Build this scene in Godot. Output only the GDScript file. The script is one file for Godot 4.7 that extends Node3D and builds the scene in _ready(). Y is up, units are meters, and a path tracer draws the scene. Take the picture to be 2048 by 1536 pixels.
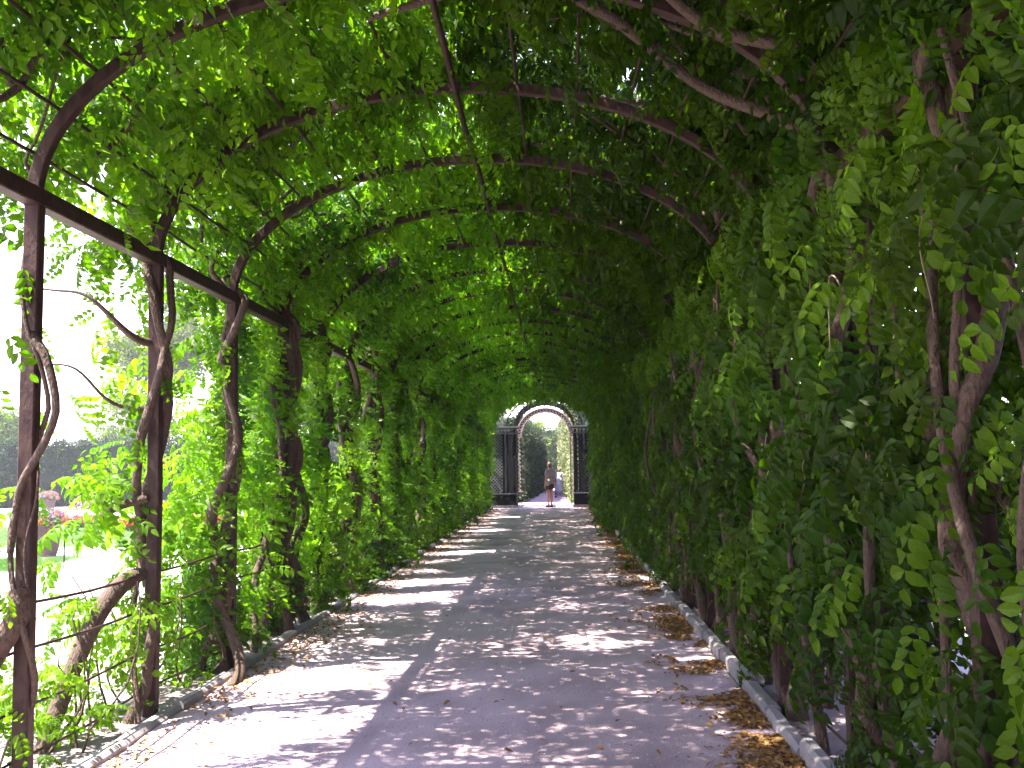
extends Node3D
# A wisteria pergola walk: iron frame, twisted vines, gravel path, lattice gate at the far end, garden to the left.

const XL := -2.69      # left post row
const XR := 1.40       # right post row
const XC := -0.645     # middle of the arches
const HALF := 2.045
const SPRING := 3.02   # height of the side beams
const RISE := 1.12     # arch rise above the beams
const Z0 := -3.53      # first frame in front of the camera
const STEP := 1.62
const LAST := 21
const ORD := ["first", "second", "third", "fourth", "fifth", "sixth", "seventh", "eighth", "ninth", "tenth", "eleventh", "twelfth", "thirteenth", "fourteenth", "fifteenth", "sixteenth", "seventeenth", "eighteenth", "nineteenth", "twentieth", "twenty-first", "twenty-second", "twenty-third"]

var rng := RandomNumberGenerator.new()
var clump := FastNoiseLite.new()
var fine := FastNoiseLite.new()
var M := {}
var sprays := []       # shoot meshes with several compound leaves
var leaves := []       # single compound leaves, finer
var tufts := []        # small clusters of simple leaves, for hedges and trees
var used_names := {}

func _ready():
	# ---------------------------------------------------------------- camera
	var cam := Camera3D.new()
	cam.name = "camera"
	add_child(cam)
	var f := 2071.0
	var d := Vector3(96.0 / f, -162.0 / f, -1.0)
	var roll := deg_to_rad(1.0)
	var zc := -d.normalized()
	var up := Vector3(-sin(roll), cos(roll), 0.0)
	var yc := (up - zc * up.dot(zc)).normalized()
	var xc := yc.cross(zc)
	cam.transform = Transform3D(Basis(xc, yc, zc).transposed(), Vector3(0, 1.6, 0))
	cam.fov = rad_to_deg(2.0 * atan(768.0 / f))
	cam.near = 0.05
	cam.far = 900.0
	# ---------------------------------------------------------------- sky, sun, exposure
	var we := WorldEnvironment.new()
	we.name = "world_environment"
	var env := Environment.new()
	var sky := Sky.new()
	var sm := ProceduralSkyMaterial.new()
	sm.sky_top_color = Color(0.60, 0.62, 0.82)
	sm.sky_horizon_color = Color(0.99, 0.94, 0.95)
	sm.sky_curve = 0.16
	sm.ground_bottom_color = Color(0.42, 0.40, 0.38)
	sm.ground_horizon_color = Color(0.75, 0.78, 0.82)
	sm.sun_angle_max = 25.0
	sky.sky_material = sm
	env.background_mode = Environment.BG_SKY
	env.sky = sky
	env.background_energy_multiplier = 1.0
	env.ambient_light_source = Environment.AMBIENT_SOURCE_SKY
	env.tonemap_mode = Environment.TONE_MAPPER_LINEAR
	env.tonemap_exposure = 7.8
	env.fog_enabled = true
	env.fog_density = 0.0009
	env.fog_light_color = Color(0.90, 0.90, 0.95)
	env.sdfgi_enabled = true
	env.ssao_enabled = true
	env.ssil_enabled = true
	we.environment = env
	add_child(we)
	var sun := DirectionalLight3D.new()
	sun.name = "sun"
	sun.light_color = Color(1.0, 0.965, 0.90)
	sun.light_energy = 1.5
	sun.light_angular_distance = 0.55
	sun.shadow_enabled = true
	add_child(sun)
	sun.look_at_from_position(Vector3.ZERO, Vector3(1.53, -3.03, -0.40), Vector3.UP)

	rng.seed = 7
	clump.seed = 3
	clump.frequency = 0.9
	clump.fractal_octaves = 2
	fine.seed = 11
	fine.frequency = 2.6
	fine.fractal_octaves = 1
	make_materials()
	make_leaf_meshes()

	# ---------------------------------------------------------------- setting
	build_ground()
	build_kerbs()
	build_pergola()
	build_gate()
	build_hedges()
	# ---------------------------------------------------------------- plants
	build_vines()
	build_shrubs()
	# ---------------------------------------------------------------- garden and people
	build_garden()
	build_people()
	build_litter()

# ==================================================================== helpers
func numbered(n: String) -> String:
	var k: int = used_names.get(n, -1) + 1
	used_names[n] = k
	return n if k == 0 else "%s_%03d" % [n, k]

func tag(o: Node, label: String, category: String, group := "", kind := ""):
	if label: o.set_meta("label", label)
	if category: o.set_meta("category", category)
	if group: o.set_meta("group", group)
	if kind: o.set_meta("kind", kind)

func thing(called: String, label: String, category: String, at := Vector3.ZERO, group := "") -> Node3D:
	var o := Node3D.new()
	o.name = numbered(called)
	add_child(o)
	o.position = at
	tag(o, label, category, group)
	return o

func build(st: SurfaceTool, called: String, mat: Material, parent: Node = null) -> MeshInstance3D:
	var o := MeshInstance3D.new()
	o.mesh = st.commit()
	o.material_override = mat
	if parent == null:
		o.name = numbered(called)
		add_child(o)
	else:
		o.name = called
		parent.add_child(o, true)
	return o

func inst(mesh: Mesh, called: String, mat: Material, parent: Node, t: Transform3D) -> MeshInstance3D:
	var o := MeshInstance3D.new()
	o.mesh = mesh
	o.material_override = mat
	o.name = called
	parent.add_child(o, true)
	o.transform = t
	return o

func new_st() -> SurfaceTool:
	var st := SurfaceTool.new()
	st.begin(Mesh.PRIMITIVE_TRIANGLES)
	return st

func tri(st: SurfaceTool, a: Vector3, b: Vector3, c: Vector3, na: Vector3, nb: Vector3, nc: Vector3):
	if (b - a).cross(c - a).dot(na + nb + nc) > 0.0:
		var t := b; b = c; c = t
		t = nb; nb = nc; nc = t
	st.set_normal(na); st.add_vertex(a)
	st.set_normal(nb); st.add_vertex(b)
	st.set_normal(nc); st.add_vertex(c)

func face(st: SurfaceTool, a: Vector3, b: Vector3, c: Vector3, d: Vector3, n: Vector3):
	tri(st, a, b, c, n, n, n)
	tri(st, a, c, d, n, n, n)

func box(st: SurfaceTool, c: Vector3, s: Vector3, basis := Basis.IDENTITY):
	var h := s * 0.5
	for ax in 3:
		for sg in [-1.0, 1.0]:
			var n := Vector3.ZERO; n[ax] = sg
			var u := Vector3.ZERO; u[(ax + 1) % 3] = h[(ax + 1) % 3]
			var v := Vector3.ZERO; v[(ax + 2) % 3] = h[(ax + 2) % 3]
			var o: Vector3 = n * h[ax]
			face(st, c + basis * (o - u - v), c + basis * (o + u - v), c + basis * (o + u + v), c + basis * (o - u + v), (basis * n).normalized())

# a chamfered rectangular bar along a path; side is the constant direction of its width
func bar(st: SurfaceTool, pts: Array, w: float, h: float, side: Vector3, ch := 0.006):
	var prof := [Vector2(-w / 2 + ch, -h / 2), Vector2(w / 2 - ch, -h / 2), Vector2(w / 2, -h / 2 + ch), Vector2(w / 2, h / 2 - ch), Vector2(w / 2 - ch, h / 2), Vector2(-w / 2 + ch, h / 2), Vector2(-w / 2, h / 2 - ch), Vector2(-w / 2, -h / 2 + ch)]
	var rings := []
	var ups := []
	for i in pts.size():
		var t: Vector3 = (pts[min(i + 1, pts.size() - 1)] - pts[max(i - 1, 0)]).normalized()
		var b := t.cross(side).normalized()
		ups.append(b)
		var ring := []
		for p in prof:
			ring.append(pts[i] + side * p.x + b * p.y)
		rings.append(ring)
	for i in pts.size() - 1:
		for k in 8:
			var k2 := (k + 1) % 8
			var e: Vector2 = prof[k2] - prof[k]
			var nn := Vector2(e.y, -e.x).normalized()
			var n0: Vector3 = side * nn.x + ups[i] * nn.y
			var n1: Vector3 = side * nn.x + ups[i + 1] * nn.y
			tri(st, rings[i][k], rings[i][k2], rings[i + 1][k2], n0, n0, n1)
			tri(st, rings[i][k], rings[i + 1][k2], rings[i + 1][k], n0, n1, n1)
	for e in [0, pts.size() - 1]:
		var t2: Vector3 = (pts[1] - pts[0]).normalized() if e else (pts[0] - pts[1]).normalized()
		if e: t2 = (pts[e] - pts[e - 1]).normalized()
		for k in range(1, 7):
			tri(st, rings[e][0], rings[e][k], rings[e][k + 1], t2, t2, t2)

# a round tube with a radius per point and slight lumps
func tube(st: SurfaceTool, pts: Array, rad: Array, sides := 7, lump := 0.0):
	var n := pts.size()
	var rings := []
	var nrm := []
	var ref := Vector3(0.3, 0.2, 1.0).normalized()
	for i in n:
		var t: Vector3 = (pts[min(i + 1, n - 1)] - pts[max(i - 1, 0)]).normalized()
		var a := (ref - t * ref.dot(t))
		if a.length() < 0.05:
			a = (Vector3.UP - t * t.y) if absf(t.x) > 0.8 else (Vector3.RIGHT - t * t.x)
		a = a.normalized()
		ref = a
		var b := t.cross(a)
		var ring := []
		var ns := []
		for k in sides:
			var an := TAU * k / sides
			var dir := a * cos(an) + b * sin(an)
			var r: float = rad[i]
			if lump > 0.0:
				r *= 1.0 + lump * sin(an * 2.0 + i * 0.35) + lump * 0.6 * sin(an * 3.0 - i * 0.5)
			ring.append(pts[i] + dir * r)
			ns.append(dir)
		rings.append(ring)
		nrm.append(ns)
	for i in n - 1:
		for k in sides:
			var k2 := (k + 1) % sides
			tri(st, rings[i][k], rings[i][k2], rings[i + 1][k2], nrm[i][k], nrm[i][k2], nrm[i + 1][k2])
			tri(st, rings[i][k], rings[i + 1][k2], rings[i + 1][k], nrm[i][k], nrm[i + 1][k2], nrm[i + 1][k])

# a lathe round y
func lathe(st: SurfaceTool, prof: Array, sides := 20, c := Vector3.ZERO, sx := 1.0, sz := 1.0):
	for i in prof.size() - 1:
		var e: Vector2 = prof[i + 1] - prof[i]
		var nn := Vector2(e.y, -e.x).normalized()
		for k in sides:
			var a0 := TAU * k / sides
			var a1 := TAU * (k + 1) / sides
			var q := []
			for pair in [[prof[i], a0], [prof[i], a1], [prof[i + 1], a1], [prof[i + 1], a0]]:
				q.append(c + Vector3(pair[0].x * cos(pair[1]) * sx, pair[0].y, pair[0].x * sin(pair[1]) * sz))
			var n0 := Vector3(nn.x * cos(a0), nn.y, nn.x * sin(a0))
			var n1 := Vector3(nn.x * cos(a1), nn.y, nn.x * sin(a1))
			tri(st, q[0], q[1], q[2], n0, n1, n1)
			tri(st, q[0], q[2], q[3], n0, n1, n0)

func multi(parent: Node, called: String, mesh: Mesh, mat: Material, list: Array, kind := "stuff") -> MultiMeshInstance3D:
	var mm := MultiMesh.new()
	mm.transform_format = MultiMesh.TRANSFORM_3D
	mm.use_colors = true
	mm.mesh = mesh
	mm.instance_count = list.size()
	for i in list.size():
		mm.set_instance_transform(i, list[i][0])
		mm.set_instance_color(i, list[i][1])
	var o := MultiMeshInstance3D.new()
	o.multimesh = mm
	o.material_override = mat
	if parent == null:
		o.name = numbered(called)
		add_child(o)
	else:
		o.name = called
		parent.add_child(o, true)
	if kind: o.set_meta("kind", kind)
	return o

func lin(r: float, g: float, b: float) -> Color:
	return Color(r, g, b).linear_to_srgb()

func rr(a: float, b: float) -> float:
	return rng.randf_range(a, b)

func frame_z(i: int) -> float:
	return Z0 - STEP * i

# a point of the arch: a from 0 at the left springing to PI at the right
func arch(a: float, out := 0.0) -> Vector3:
	var p := Vector3(XC - cos(a) * HALF, SPRING + sin(a) * RISE, 0)
	if out != 0.0:
		p += arch_normal(a) * out
	return p

func arch_normal(a: float) -> Vector3:
	return Vector3(-cos(a) / HALF, sin(a) / RISE, 0).normalized()

# ==================================================================== materials
func noise_tex(freq: float, ramp: Array, size := 512, octaves := 4, as_normal := false, bump := 6.0, seed_ := 1, kind := FastNoiseLite.TYPE_SIMPLEX_SMOOTH) -> NoiseTexture2D:
	var t := NoiseTexture2D.new()
	t.width = size
	t.height = size
	t.seamless = true
	var n := FastNoiseLite.new()
	n.noise_type = kind
	n.frequency = freq
	n.fractal_octaves = octaves
	n.seed = seed_
	t.noise = n
	if as_normal:
		t.as_normal_map = true
		t.bump_strength = bump
	elif ramp.size():
		var g := Gradient.new()
		g.offsets = PackedFloat32Array()
		g.colors = PackedColorArray()
		var offs := PackedFloat32Array()
		var cols := PackedColorArray()
		for k in ramp.size():
			offs.append(ramp[k][0])
			cols.append(ramp[k][1])
		g.offsets = offs
		g.colors = cols
		t.color_ramp = g
	return t

func tri_mat(col: Color, rough: float, albedo: Texture2D = null, normal: Texture2D = null, scale := Vector3.ONE, world := true, nscale := 1.0) -> StandardMaterial3D:
	var m := StandardMaterial3D.new()
	m.albedo_color = col
	m.roughness = rough
	m.uv1_triplanar = true
	m.uv1_world_triplanar = world
	m.uv1_scale = scale
	if albedo: m.albedo_texture = albedo
	if normal:
		m.normal_enabled = true
		m.normal_texture = normal
		m.normal_scale = nscale
	return m

func leaf_mat(rough: float, back: Color) -> StandardMaterial3D:
	var m := StandardMaterial3D.new()
	m.albedo_color = Color.WHITE
	m.uv1_triplanar = true
	m.uv1_world_triplanar = true
	m.uv1_scale = Vector3.ONE * 9.0
	m.albedo_texture = mottle
	m.vertex_color_use_as_albedo = true
	m.roughness = rough
	m.metallic_specular = 0.35
	m.backlight_enabled = true
	m.backlight = back
	m.cull_mode = BaseMaterial3D.CULL_DISABLED
	return m

func make_materials():
	var grit_n := noise_tex(0.09, [], 1024, 4, true, 5.0, 5)
	var grit := noise_tex(0.05, [[0.0, lin(0.66, 0.64, 0.66)], [0.45, lin(0.86, 0.85, 0.87)], [0.6, lin(1, 1, 1)], [1.0, lin(1.0, 0.97, 0.95)]], 1024, 5, false, 1.0, 6)
	var patches := noise_tex(0.012, [[0.25, lin(0.80, 0.80, 0.82)], [0.75, lin(1, 1, 1)]], 512, 4, false, 1.0, 8)
	M.path = tri_mat(lin(0.64, 0.485, 0.56), 0.95, grit, grit_n, Vector3(1.4, 1.4, 1.4), true, 1.5)
	M.gravel = tri_mat(lin(0.46, 0.43, 0.41), 0.95, grit, grit_n, Vector3(0.5, 0.5, 0.5), true, 0.8)
	M.soil = tri_mat(lin(0.20, 0.165, 0.17), 0.95, grit, grit_n, Vector3(1.3, 1.3, 1.3), true, 1.2)
	M.lawn = tri_mat(lin(0.09, 0.19, 0.04), 0.9, patches, grit_n, Vector3(0.6, 0.6, 0.6), true, 1.0)
	M.kerb = tri_mat(lin(0.33, 0.31, 0.34), 0.85, grit, grit_n, Vector3(1.6, 1.6, 1.6), true, 0.8)
	var rust := noise_tex(0.02, [[0.2, lin(0.50, 0.42, 0.45)], [0.5, lin(0.85, 0.80, 0.8)], [0.72, lin(1, 1, 1)], [0.9, lin(1.5, 1.0, 0.75)]], 512, 5, false, 1.0, 9)
	var iron_n := noise_tex(0.05, [], 512, 3, true, 2.0, 10)
	M.iron = tri_mat(lin(0.046, 0.025, 0.022), 0.55, rust, iron_n, Vector3(1.4, 0.7, 1.4), true, 0.5)
	var bark_n := noise_tex(0.03, [], 512, 4, true, 10.0, 12)
	var bark := noise_tex(0.025, [[0.15, lin(0.45, 0.40, 0.38)], [0.5, lin(0.85, 0.82, 0.80)], [0.85, lin(1.25, 1.18, 1.1)]], 512, 5, false, 1.0, 13)
	M.bark = tri_mat(lin(0.075, 0.047, 0.034), 0.85, bark, bark_n, Vector3(5.0, 1.6, 5.0), true, 1.3)
	M.bark.heightmap_enabled = true
	M.bark.heightmap_texture = bark
	M.bark.heightmap_scale = 1.2
	M.bark_dark = tri_mat(lin(0.11, 0.078, 0.062), 0.85, bark, bark_n, Vector3(5.0, 1.6, 5.0), true, 1.3)
	M.twig = tri_mat(lin(0.17, 0.14, 0.08), 0.7)
	mottle = noise_tex(0.02, [[0.15, lin(0.70, 0.66, 0.62)], [0.5, lin(0.95, 0.95, 0.95)], [0.85, lin(1.0, 1.0, 0.9)]], 512, 5, false, 1.0, 17)
	M.leaf = leaf_mat(0.42, Color(1.25, 1.4, 0.30).linear_to_srgb())
	M.hedge_leaf = leaf_mat(0.55, Color(0.35, 0.40, 0.12).linear_to_srgb())
	M.dry_leaf = leaf_mat(0.8, Color(0.2, 0.12, 0.05).linear_to_srgb())
	M.petal = leaf_mat(0.7, Color(0.4, 0.3, 0.3).linear_to_srgb())
	M.hedge_core = tri_mat(lin(0.012, 0.022, 0.010), 1.0)
	M.gate = tri_mat(lin(0.009, 0.011, 0.012), 0.65, rust, null, Vector3(1, 1, 1))
	M.gate.metallic_specular = 0.25
	M.iron.metallic_specular = 0.3
	M.lattice = tri_mat(lin(0.115, 0.11, 0.13), 0.6, patches, null, Vector3(2, 2, 2))  # lavender grey holds the sunlit sheen of the dark lattice paint
	M.sunlit_lattice = tri_mat(lin(0.30, 0.225, 0.19), 0.6, patches, null, Vector3(2, 2, 2))  # light tan-pink holds the sun bounce on the rear arch
	M.pot = tri_mat(lin(0.10, 0.062, 0.058), 0.8, rust, null, Vector3(2, 2, 2))
	M.statue = tri_mat(lin(0.46, 0.45, 0.50), 0.7, grit, null, Vector3(1, 1, 1))
	M.skin = tri_mat(lin(0.46, 0.235, 0.165), 0.55)
	M.hair = tri_mat(lin(0.10, 0.042, 0.030), 0.6)
	M.top = tri_mat(lin(0.30, 0.25, 0.22), 0.85)
	M.shorts = tri_mat(lin(0.015, 0.017, 0.028), 0.85)
	M.dress = tri_mat(lin(0.42, 0.38, 0.47), 0.85)
	M.bag = tri_mat(lin(0.018, 0.016, 0.030), 0.6)
	M.bag_red = tri_mat(lin(0.09, 0.015, 0.03), 0.6)
	M.shoe = tri_mat(lin(0.04, 0.03, 0.035), 0.6)

# ==================================================================== leaves
func leaflet(st: SurfaceTool, o: Vector3, dir: Vector3, nrm: Vector3, len: float, wid: float, col: Color, fine_: bool):
	var side := dir.cross(nrm).normalized()
	var ts: Array = [0.0, 0.22, 0.5, 0.78, 1.0] if fine_ else [0.0, 0.28, 0.60, 1.0]
	var ws: Array = [0.0, 0.40, 0.50, 0.30, 0.0] if fine_ else [0.0, 0.49, 0.38, 0.0]
	var mid := []
	var el := []
	var er := []
	for k in ts.size():
		var t: float = ts[k]
		var c := o + dir * (t * len) - nrm * (len * 0.22 * t * t)
		mid.append(c)
		var lift = nrm * (wid * ws[k] * 0.34)
		el.append(c + side * (wid * ws[k]) + lift)
		er.append(c - side * (wid * ws[k]) + lift)
	var n := ts.size()
	st.set_color(col)
	for s in 2:
		var e: Array = el if s == 0 else er
		st.set_smooth_group(1 + s)
		for k in n - 1:
			var tris := []
			if k == 0:
				tris = [[mid[0], mid[1], e[1]]]
			elif k == n - 2:
				tris = [[mid[k], mid[k + 1], e[k]]]
			else:
				tris = [[mid[k], mid[k + 1], e[k + 1]], [mid[k], e[k + 1], e[k]]]
			for q in tris:
				var a: Vector3 = q[0]; var b: Vector3 = q[1]; var c2: Vector3 = q[2]
				if (b - a).cross(c2 - a).dot(nrm) > 0.0:
					var tt := b; b = c2; c2 = tt
				st.add_vertex(a); st.add_vertex(b); st.add_vertex(c2)

func compound(st: SurfaceTool, at: Transform3D, pairs: int, len: float, droop: float, col: Color, fine_: bool):
	# rachis along +Z of the frame, leaf face up +Y
	var prev := at.origin
	var n := pairs + 1
	var pos := []
	for k in n + 1:
		var t := float(k) / n
		pos.append(at * Vector3(sin(t * 2.0) * 0.01, -droop * len * t * t, len * t))
	for k in n:
		var a: Vector3 = pos[k]
		var b: Vector3 = pos[k + 1]
		var u := (at.basis.x).normalized() * 0.0014
		st.set_color(Color(0.16, 0.15, 0.05))
		st.set_smooth_group(3)
		st.add_vertex(a - u); st.add_vertex(a + u); st.add_vertex(b)
	var l0 := len * 0.30
	for k in range(1, n + 1):
		var t := float(k) / n
		var ax: Vector3 = (pos[k] - pos[k - 1]).normalized()
		var nrm: Vector3 = (at.basis.y - ax * at.basis.y.dot(ax)).normalized()
		var sx: Vector3 = ax.cross(nrm).normalized()
		var ll := l0 * (0.80 + 0.45 * sin(t * 2.6)) * rr(0.9, 1.1)
		var shade := rr(0.82, 1.18)
		var c := Color(col.r * shade, col.g * shade, col.b * shade)
		if rng.randf() < 0.012: c = Color(col.r * 2.6, col.g * 1.15, col.b)
		if k == n:
			leaflet(st, pos[k], (ax - nrm * 0.25).normalized(), nrm, ll * 1.15, ll * 0.62, c, fine_)
		else:
			for s in [-1.0, 1.0]:
				var dd: Vector3 = (sx * s * 0.85 + ax * rr(0.35, 0.65) - nrm * rr(0.15, 0.7)).normalized()
				var n2: Vector3 = (nrm + sx * s * rr(0.1, 0.5) - dd * nrm.dot(dd)).normalized()
				n2 = (n2 - dd * n2.dot(dd)).normalized()
				leaflet(st, pos[k], dd, n2, ll * rr(0.9, 1.1), ll * 0.58, c, fine_)

func make_leaf_meshes():
	for v in 5:
		var st := new_st()
		var n := 5
		var slen := 0.32
		for k in n:
			var t := (k + 0.5) / n
			var s := -1.0 if k % 2 else 1.0
			var yaw := s * rr(0.55, 1.25) if k < n - 1 else rr(-0.3, 0.3)
			var bs := Basis(Vector3.UP, yaw) * Basis(Vector3.RIGHT, rr(0.0, 0.5)) * Basis(Vector3.BACK, rr(-0.5, 0.5))
			var p := Vector3(sin(t * 3.0 + v) * 0.02, -0.10 * t * t, t * slen)
			var c := Color(1, 1, 1) * rr(0.85, 1.15)
			compound(st, Transform3D(bs, p), [3, 4, 4, 5][rng.randi() % 4], rr(0.14, 0.26), rr(0.2, 0.6), c, false)
		var prev := Vector3.ZERO
		for k in 4:
			var t2 := (k + 1.0) / 4.0
			var q := Vector3(sin(t2 * 3.0 + v) * 0.02, -0.10 * t2 * t2, t2 * slen)
			st.set_color(Color(0.5, 0.35, 0.4)); st.set_smooth_group(4)
			st.add_vertex(prev + Vector3(0.003, 0, 0)); st.add_vertex(prev - Vector3(0.003, 0, 0)); st.add_vertex(q)
			prev = q
		st.generate_normals()
		sprays.append(st.commit())
	for v in 6:
		var st := new_st()
		compound(st, Transform3D(), [3, 4, 5, 4, 3, 4][v], [0.19, 0.23, 0.25, 0.21, 0.17, 0.2][v], rr(0.35, 0.8), Color(1, 1, 1), true)
		st.generate_normals()
		leaves.append(st.commit())
	for v in 3:
		var st := new_st()
		for k in 16:
			var dir := Vector3(rr(-1, 1), rr(-0.6, 1), rr(-1, 1)).normalized()
			var p := Vector3(rr(-0.12, 0.12), rr(-0.12, 0.12), rr(-0.12, 0.12))
			var n2 := Vector3(rr(-0.6, 0.6), 1, rr(-0.6, 0.6)).normalized()
			n2 = (n2 - dir * n2.dot(dir)).normalized()
			leaflet(st, p, dir, n2, rr(0.07, 0.12), rr(0.04, 0.06), Color(1, 1, 1) * rr(0.75, 1.25), false)
		st.generate_normals()
		tufts.append(st.commit())

func leaf_color(p: Vector3, bright: float) -> Color:
	var k := clampf(0.5 + 0.8 * clump.get_noise_3dv(p * 0.7 + Vector3(40, 0, 0)) + rr(-0.22, 0.22), 0.0, 1.0)
	var c := Color(0.040, 0.115, 0.008).lerp(Color(0.17, 0.32, 0.018), k) * bright
	c.a = 1.0
	return c

func spray_basis(axis: Vector3, normal: Vector3) -> Basis:
	var z := axis.normalized()
	var y := (normal - z * normal.dot(z))
	if y.length() < 0.05:
		y = Vector3(0.7, 0.2, 0.6) - z * Vector3(0.7, 0.2, 0.6).dot(z)
	y = y.normalized()
	return Basis(y.cross(z), y, z)

# list entries: [Transform3D, Color]; put() drops a spray into one of the variants
func put(lists: Array, p: Vector3, axis: Vector3, normal: Vector3, scale: float, col: Color):
	var b := spray_basis(axis, normal).scaled(Vector3.ONE * scale)
	lists[rng.randi() % lists.size()].append([Transform3D(b, p), col])

func rand_dir() -> Vector3:
	return Vector3(rr(-1, 1), rr(-1, 1), rr(-1, 1))

# ==================================================================== ground
func sheet(called: String, pts: Array, y: float, mat: Material, kind := "structure") -> MeshInstance3D:
	var poly := PackedVector2Array(pts)
	var idx := Geometry2D.triangulate_polygon(poly)
	var st := new_st()
	for k in range(0, idx.size(), 3):
		var q := []
		for j in 3:
			q.append(Vector3(poly[idx[k + j]].x, y, poly[idx[k + j]].y))
		tri(st, q[0], q[1], q[2], Vector3.UP, Vector3.UP, Vector3.UP)
	var o := build(st, called, mat)
	if kind: o.set_meta("kind", kind)
	return o

func build_ground():
	var a := 400.0
	sheet("ground", [Vector2(-a, -a), Vector2(a, -a), Vector2(a, a), Vector2(-a, a)], 0.0, M.gravel)
	# the walk: one gently uneven sheet
	var st := new_st()
	var nx := 22
	var nz := 260
	var hgt := func(x: float, z: float) -> float: return 0.014 + 0.010 * fine.get_noise_2d(x * 0.35, z * 0.35) + 0.004 * clump.get_noise_2d(x * 3.0, z * 3.0)
	for i in nx:
		for j in nz:
			var q := []
			var nn := []
			for c in [[0, 0], [1, 0], [1, 1], [0, 1]]:
				var x := lerpf(-2.53, 1.24, float(i + c[0]) / nx)
				var z := lerpf(5.0, -43.0, float(j + c[1]) / nz)
				q.append(Vector3(x, hgt.call(x, z), z))
				nn.append(Vector3((hgt.call(x - 0.05, z) - hgt.call(x + 0.05, z)) / 0.1, 1, (hgt.call(x, z - 0.05) - hgt.call(x, z + 0.05)) / 0.1).normalized())
			for t in [[0, 1, 2], [0, 2, 3]]:
				var order: Array = t
				if (q[t[1]] - q[t[0]]).cross(q[t[2]] - q[t[0]]).y > 0.0: order = [t[0], t[2], t[1]]
				for w in order:
					var wear: float = 0.90 + 0.30 * clump.get_noise_2d(q[w].x * 0.6, q[w].z * 0.35) + 0.22 * fine.get_noise_2d(q[w].x * 0.8, q[w].z * 0.5)
					st.set_color(Color(wear, wear * 0.99, wear * 0.985))
					st.set_normal(nn[w])
					st.add_vertex(q[w])
	M.path.vertex_color_use_as_albedo = true
	build(st, "path", M.path).set_meta("kind", "structure")
	sheet("planting_bed", [Vector2(1.25, 5), Vector2(3.0, 5), Vector2(3.0, -38.5), Vector2(1.25, -38.5)], 0.006, M.soil)
	sheet("planting_bed", [Vector2(-2.60, 5), Vector2(-2.60, -38.5), Vector2(-3.0, -38.5), Vector2(-3.0, 5)], 0.006, M.soil)
	sheet("path_beyond_gate", [Vector2(-1.7, -43), Vector2(0.35, -43), Vector2(0.0, -80), Vector2(-1.3, -80)], 0.006, M.path)
	sheet("lawn", [Vector2(-8.6, -16.6), Vector2(-9.6, -19.0), Vector2(-18, -19.0), Vector2(-18, -15.6)], 0.008, M.lawn)
	sheet("lawn", [Vector2(-6.4, -21.7), Vector2(-6.2, -31), Vector2(-21, -32.5), Vector2(-21, -21.6)], 0.008, M.lawn)
	sheet("lawn", [Vector2(-5.5, -39.5), Vector2(-6.5, -49), Vector2(-21, -47), Vector2(-21, -40.5)], 0.008, M.lawn)
	# grass blades on the nearer lawns
	var gs := new_st()
	for k in 14:
		var b := Vector3(rr(-0.06, 0.06), 0, rr(-0.06, 0.06))
		var t := b + Vector3(rr(-0.03, 0.03), rr(0.03, 0.06), rr(-0.03, 0.03))
		gs.set_color(Color(1, 1, 1) * rr(0.7, 1.3))
		gs.set_smooth_group(1)
		gs.add_vertex(b - Vector3(0.003, 0, 0)); gs.add_vertex(b + Vector3(0.003, 0, 0)); gs.add_vertex(t)
	gs.generate_normals()
	var tuft := gs.commit()
	var list := []
	for k in 9000:
		var p := Vector3(rr(-15, -8.8), 0.008, rr(-19.0, -16.4)) if k < 4000 else Vector3(rr(-16, -6.4), 0.008, rr(-30.8, -21.8))
		if k < 4000 and p.x > -8.6 + (-16.6 - p.z) * 0.42: continue
		list.append([Transform3D(Basis(Vector3.UP, rr(0, TAU)), p), Color(0.11, 0.24, 0.04) * rr(0.8, 1.2)])
	var g := multi(null, "grass", tuft, M.hedge_leaf, list)
	tag(g, "bright mown grass covering the lawns left of the walk", "grass", "", "stuff")

func build_kerbs():
	var kerb_mats := []
	for k in 4:
		var m: StandardMaterial3D = M.kerb.duplicate()
		var t: float = [0.75, 0.9, 1.05, 1.2][k]
		m.albedo_color = lin(0.30 * t, 0.275 * t, 0.29 * t)
		kerb_mats.append(m)
	for side in 2:
		var root := Node3D.new()
		root.name = numbered("kerb")
		add_child(root)
		root.set_meta("kind", "structure")
		var z := 3.0
		while z > -38.6:
			var l := rr(0.85, 1.15)
			var st := new_st()
			var x := 1.29 if side else -2.575
			var hh := 0.10 + rr(-0.012, 0.012) if side else 0.06 + rr(-0.01, 0.01)
			var tilt := Basis(Vector3.BACK, rr(-0.06, 0.06)) * Basis(Vector3.UP, rr(-0.012, 0.012)) * Basis(Vector3.RIGHT, rr(-0.01, 0.01))
			var pts := []
			for k in 6:
				var t := k / 5.0
				pts.append(tilt * Vector3(rr(-0.004, 0.004), rr(-0.004, 0.003), lerpf(-l / 2 + 0.012, l / 2 - 0.012, t)))
			bar(st, pts, rr(0.085, 0.105), 0.22, Vector3.RIGHT, 0.02)
			var o := build(st, "kerb_stone", kerb_mats[rng.randi() % 4], root)
			o.position = Vector3(x + rr(-0.02, 0.015), hh - 0.11 + rr(-0.015, 0.015), z - l / 2)
			z -= l

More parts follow.
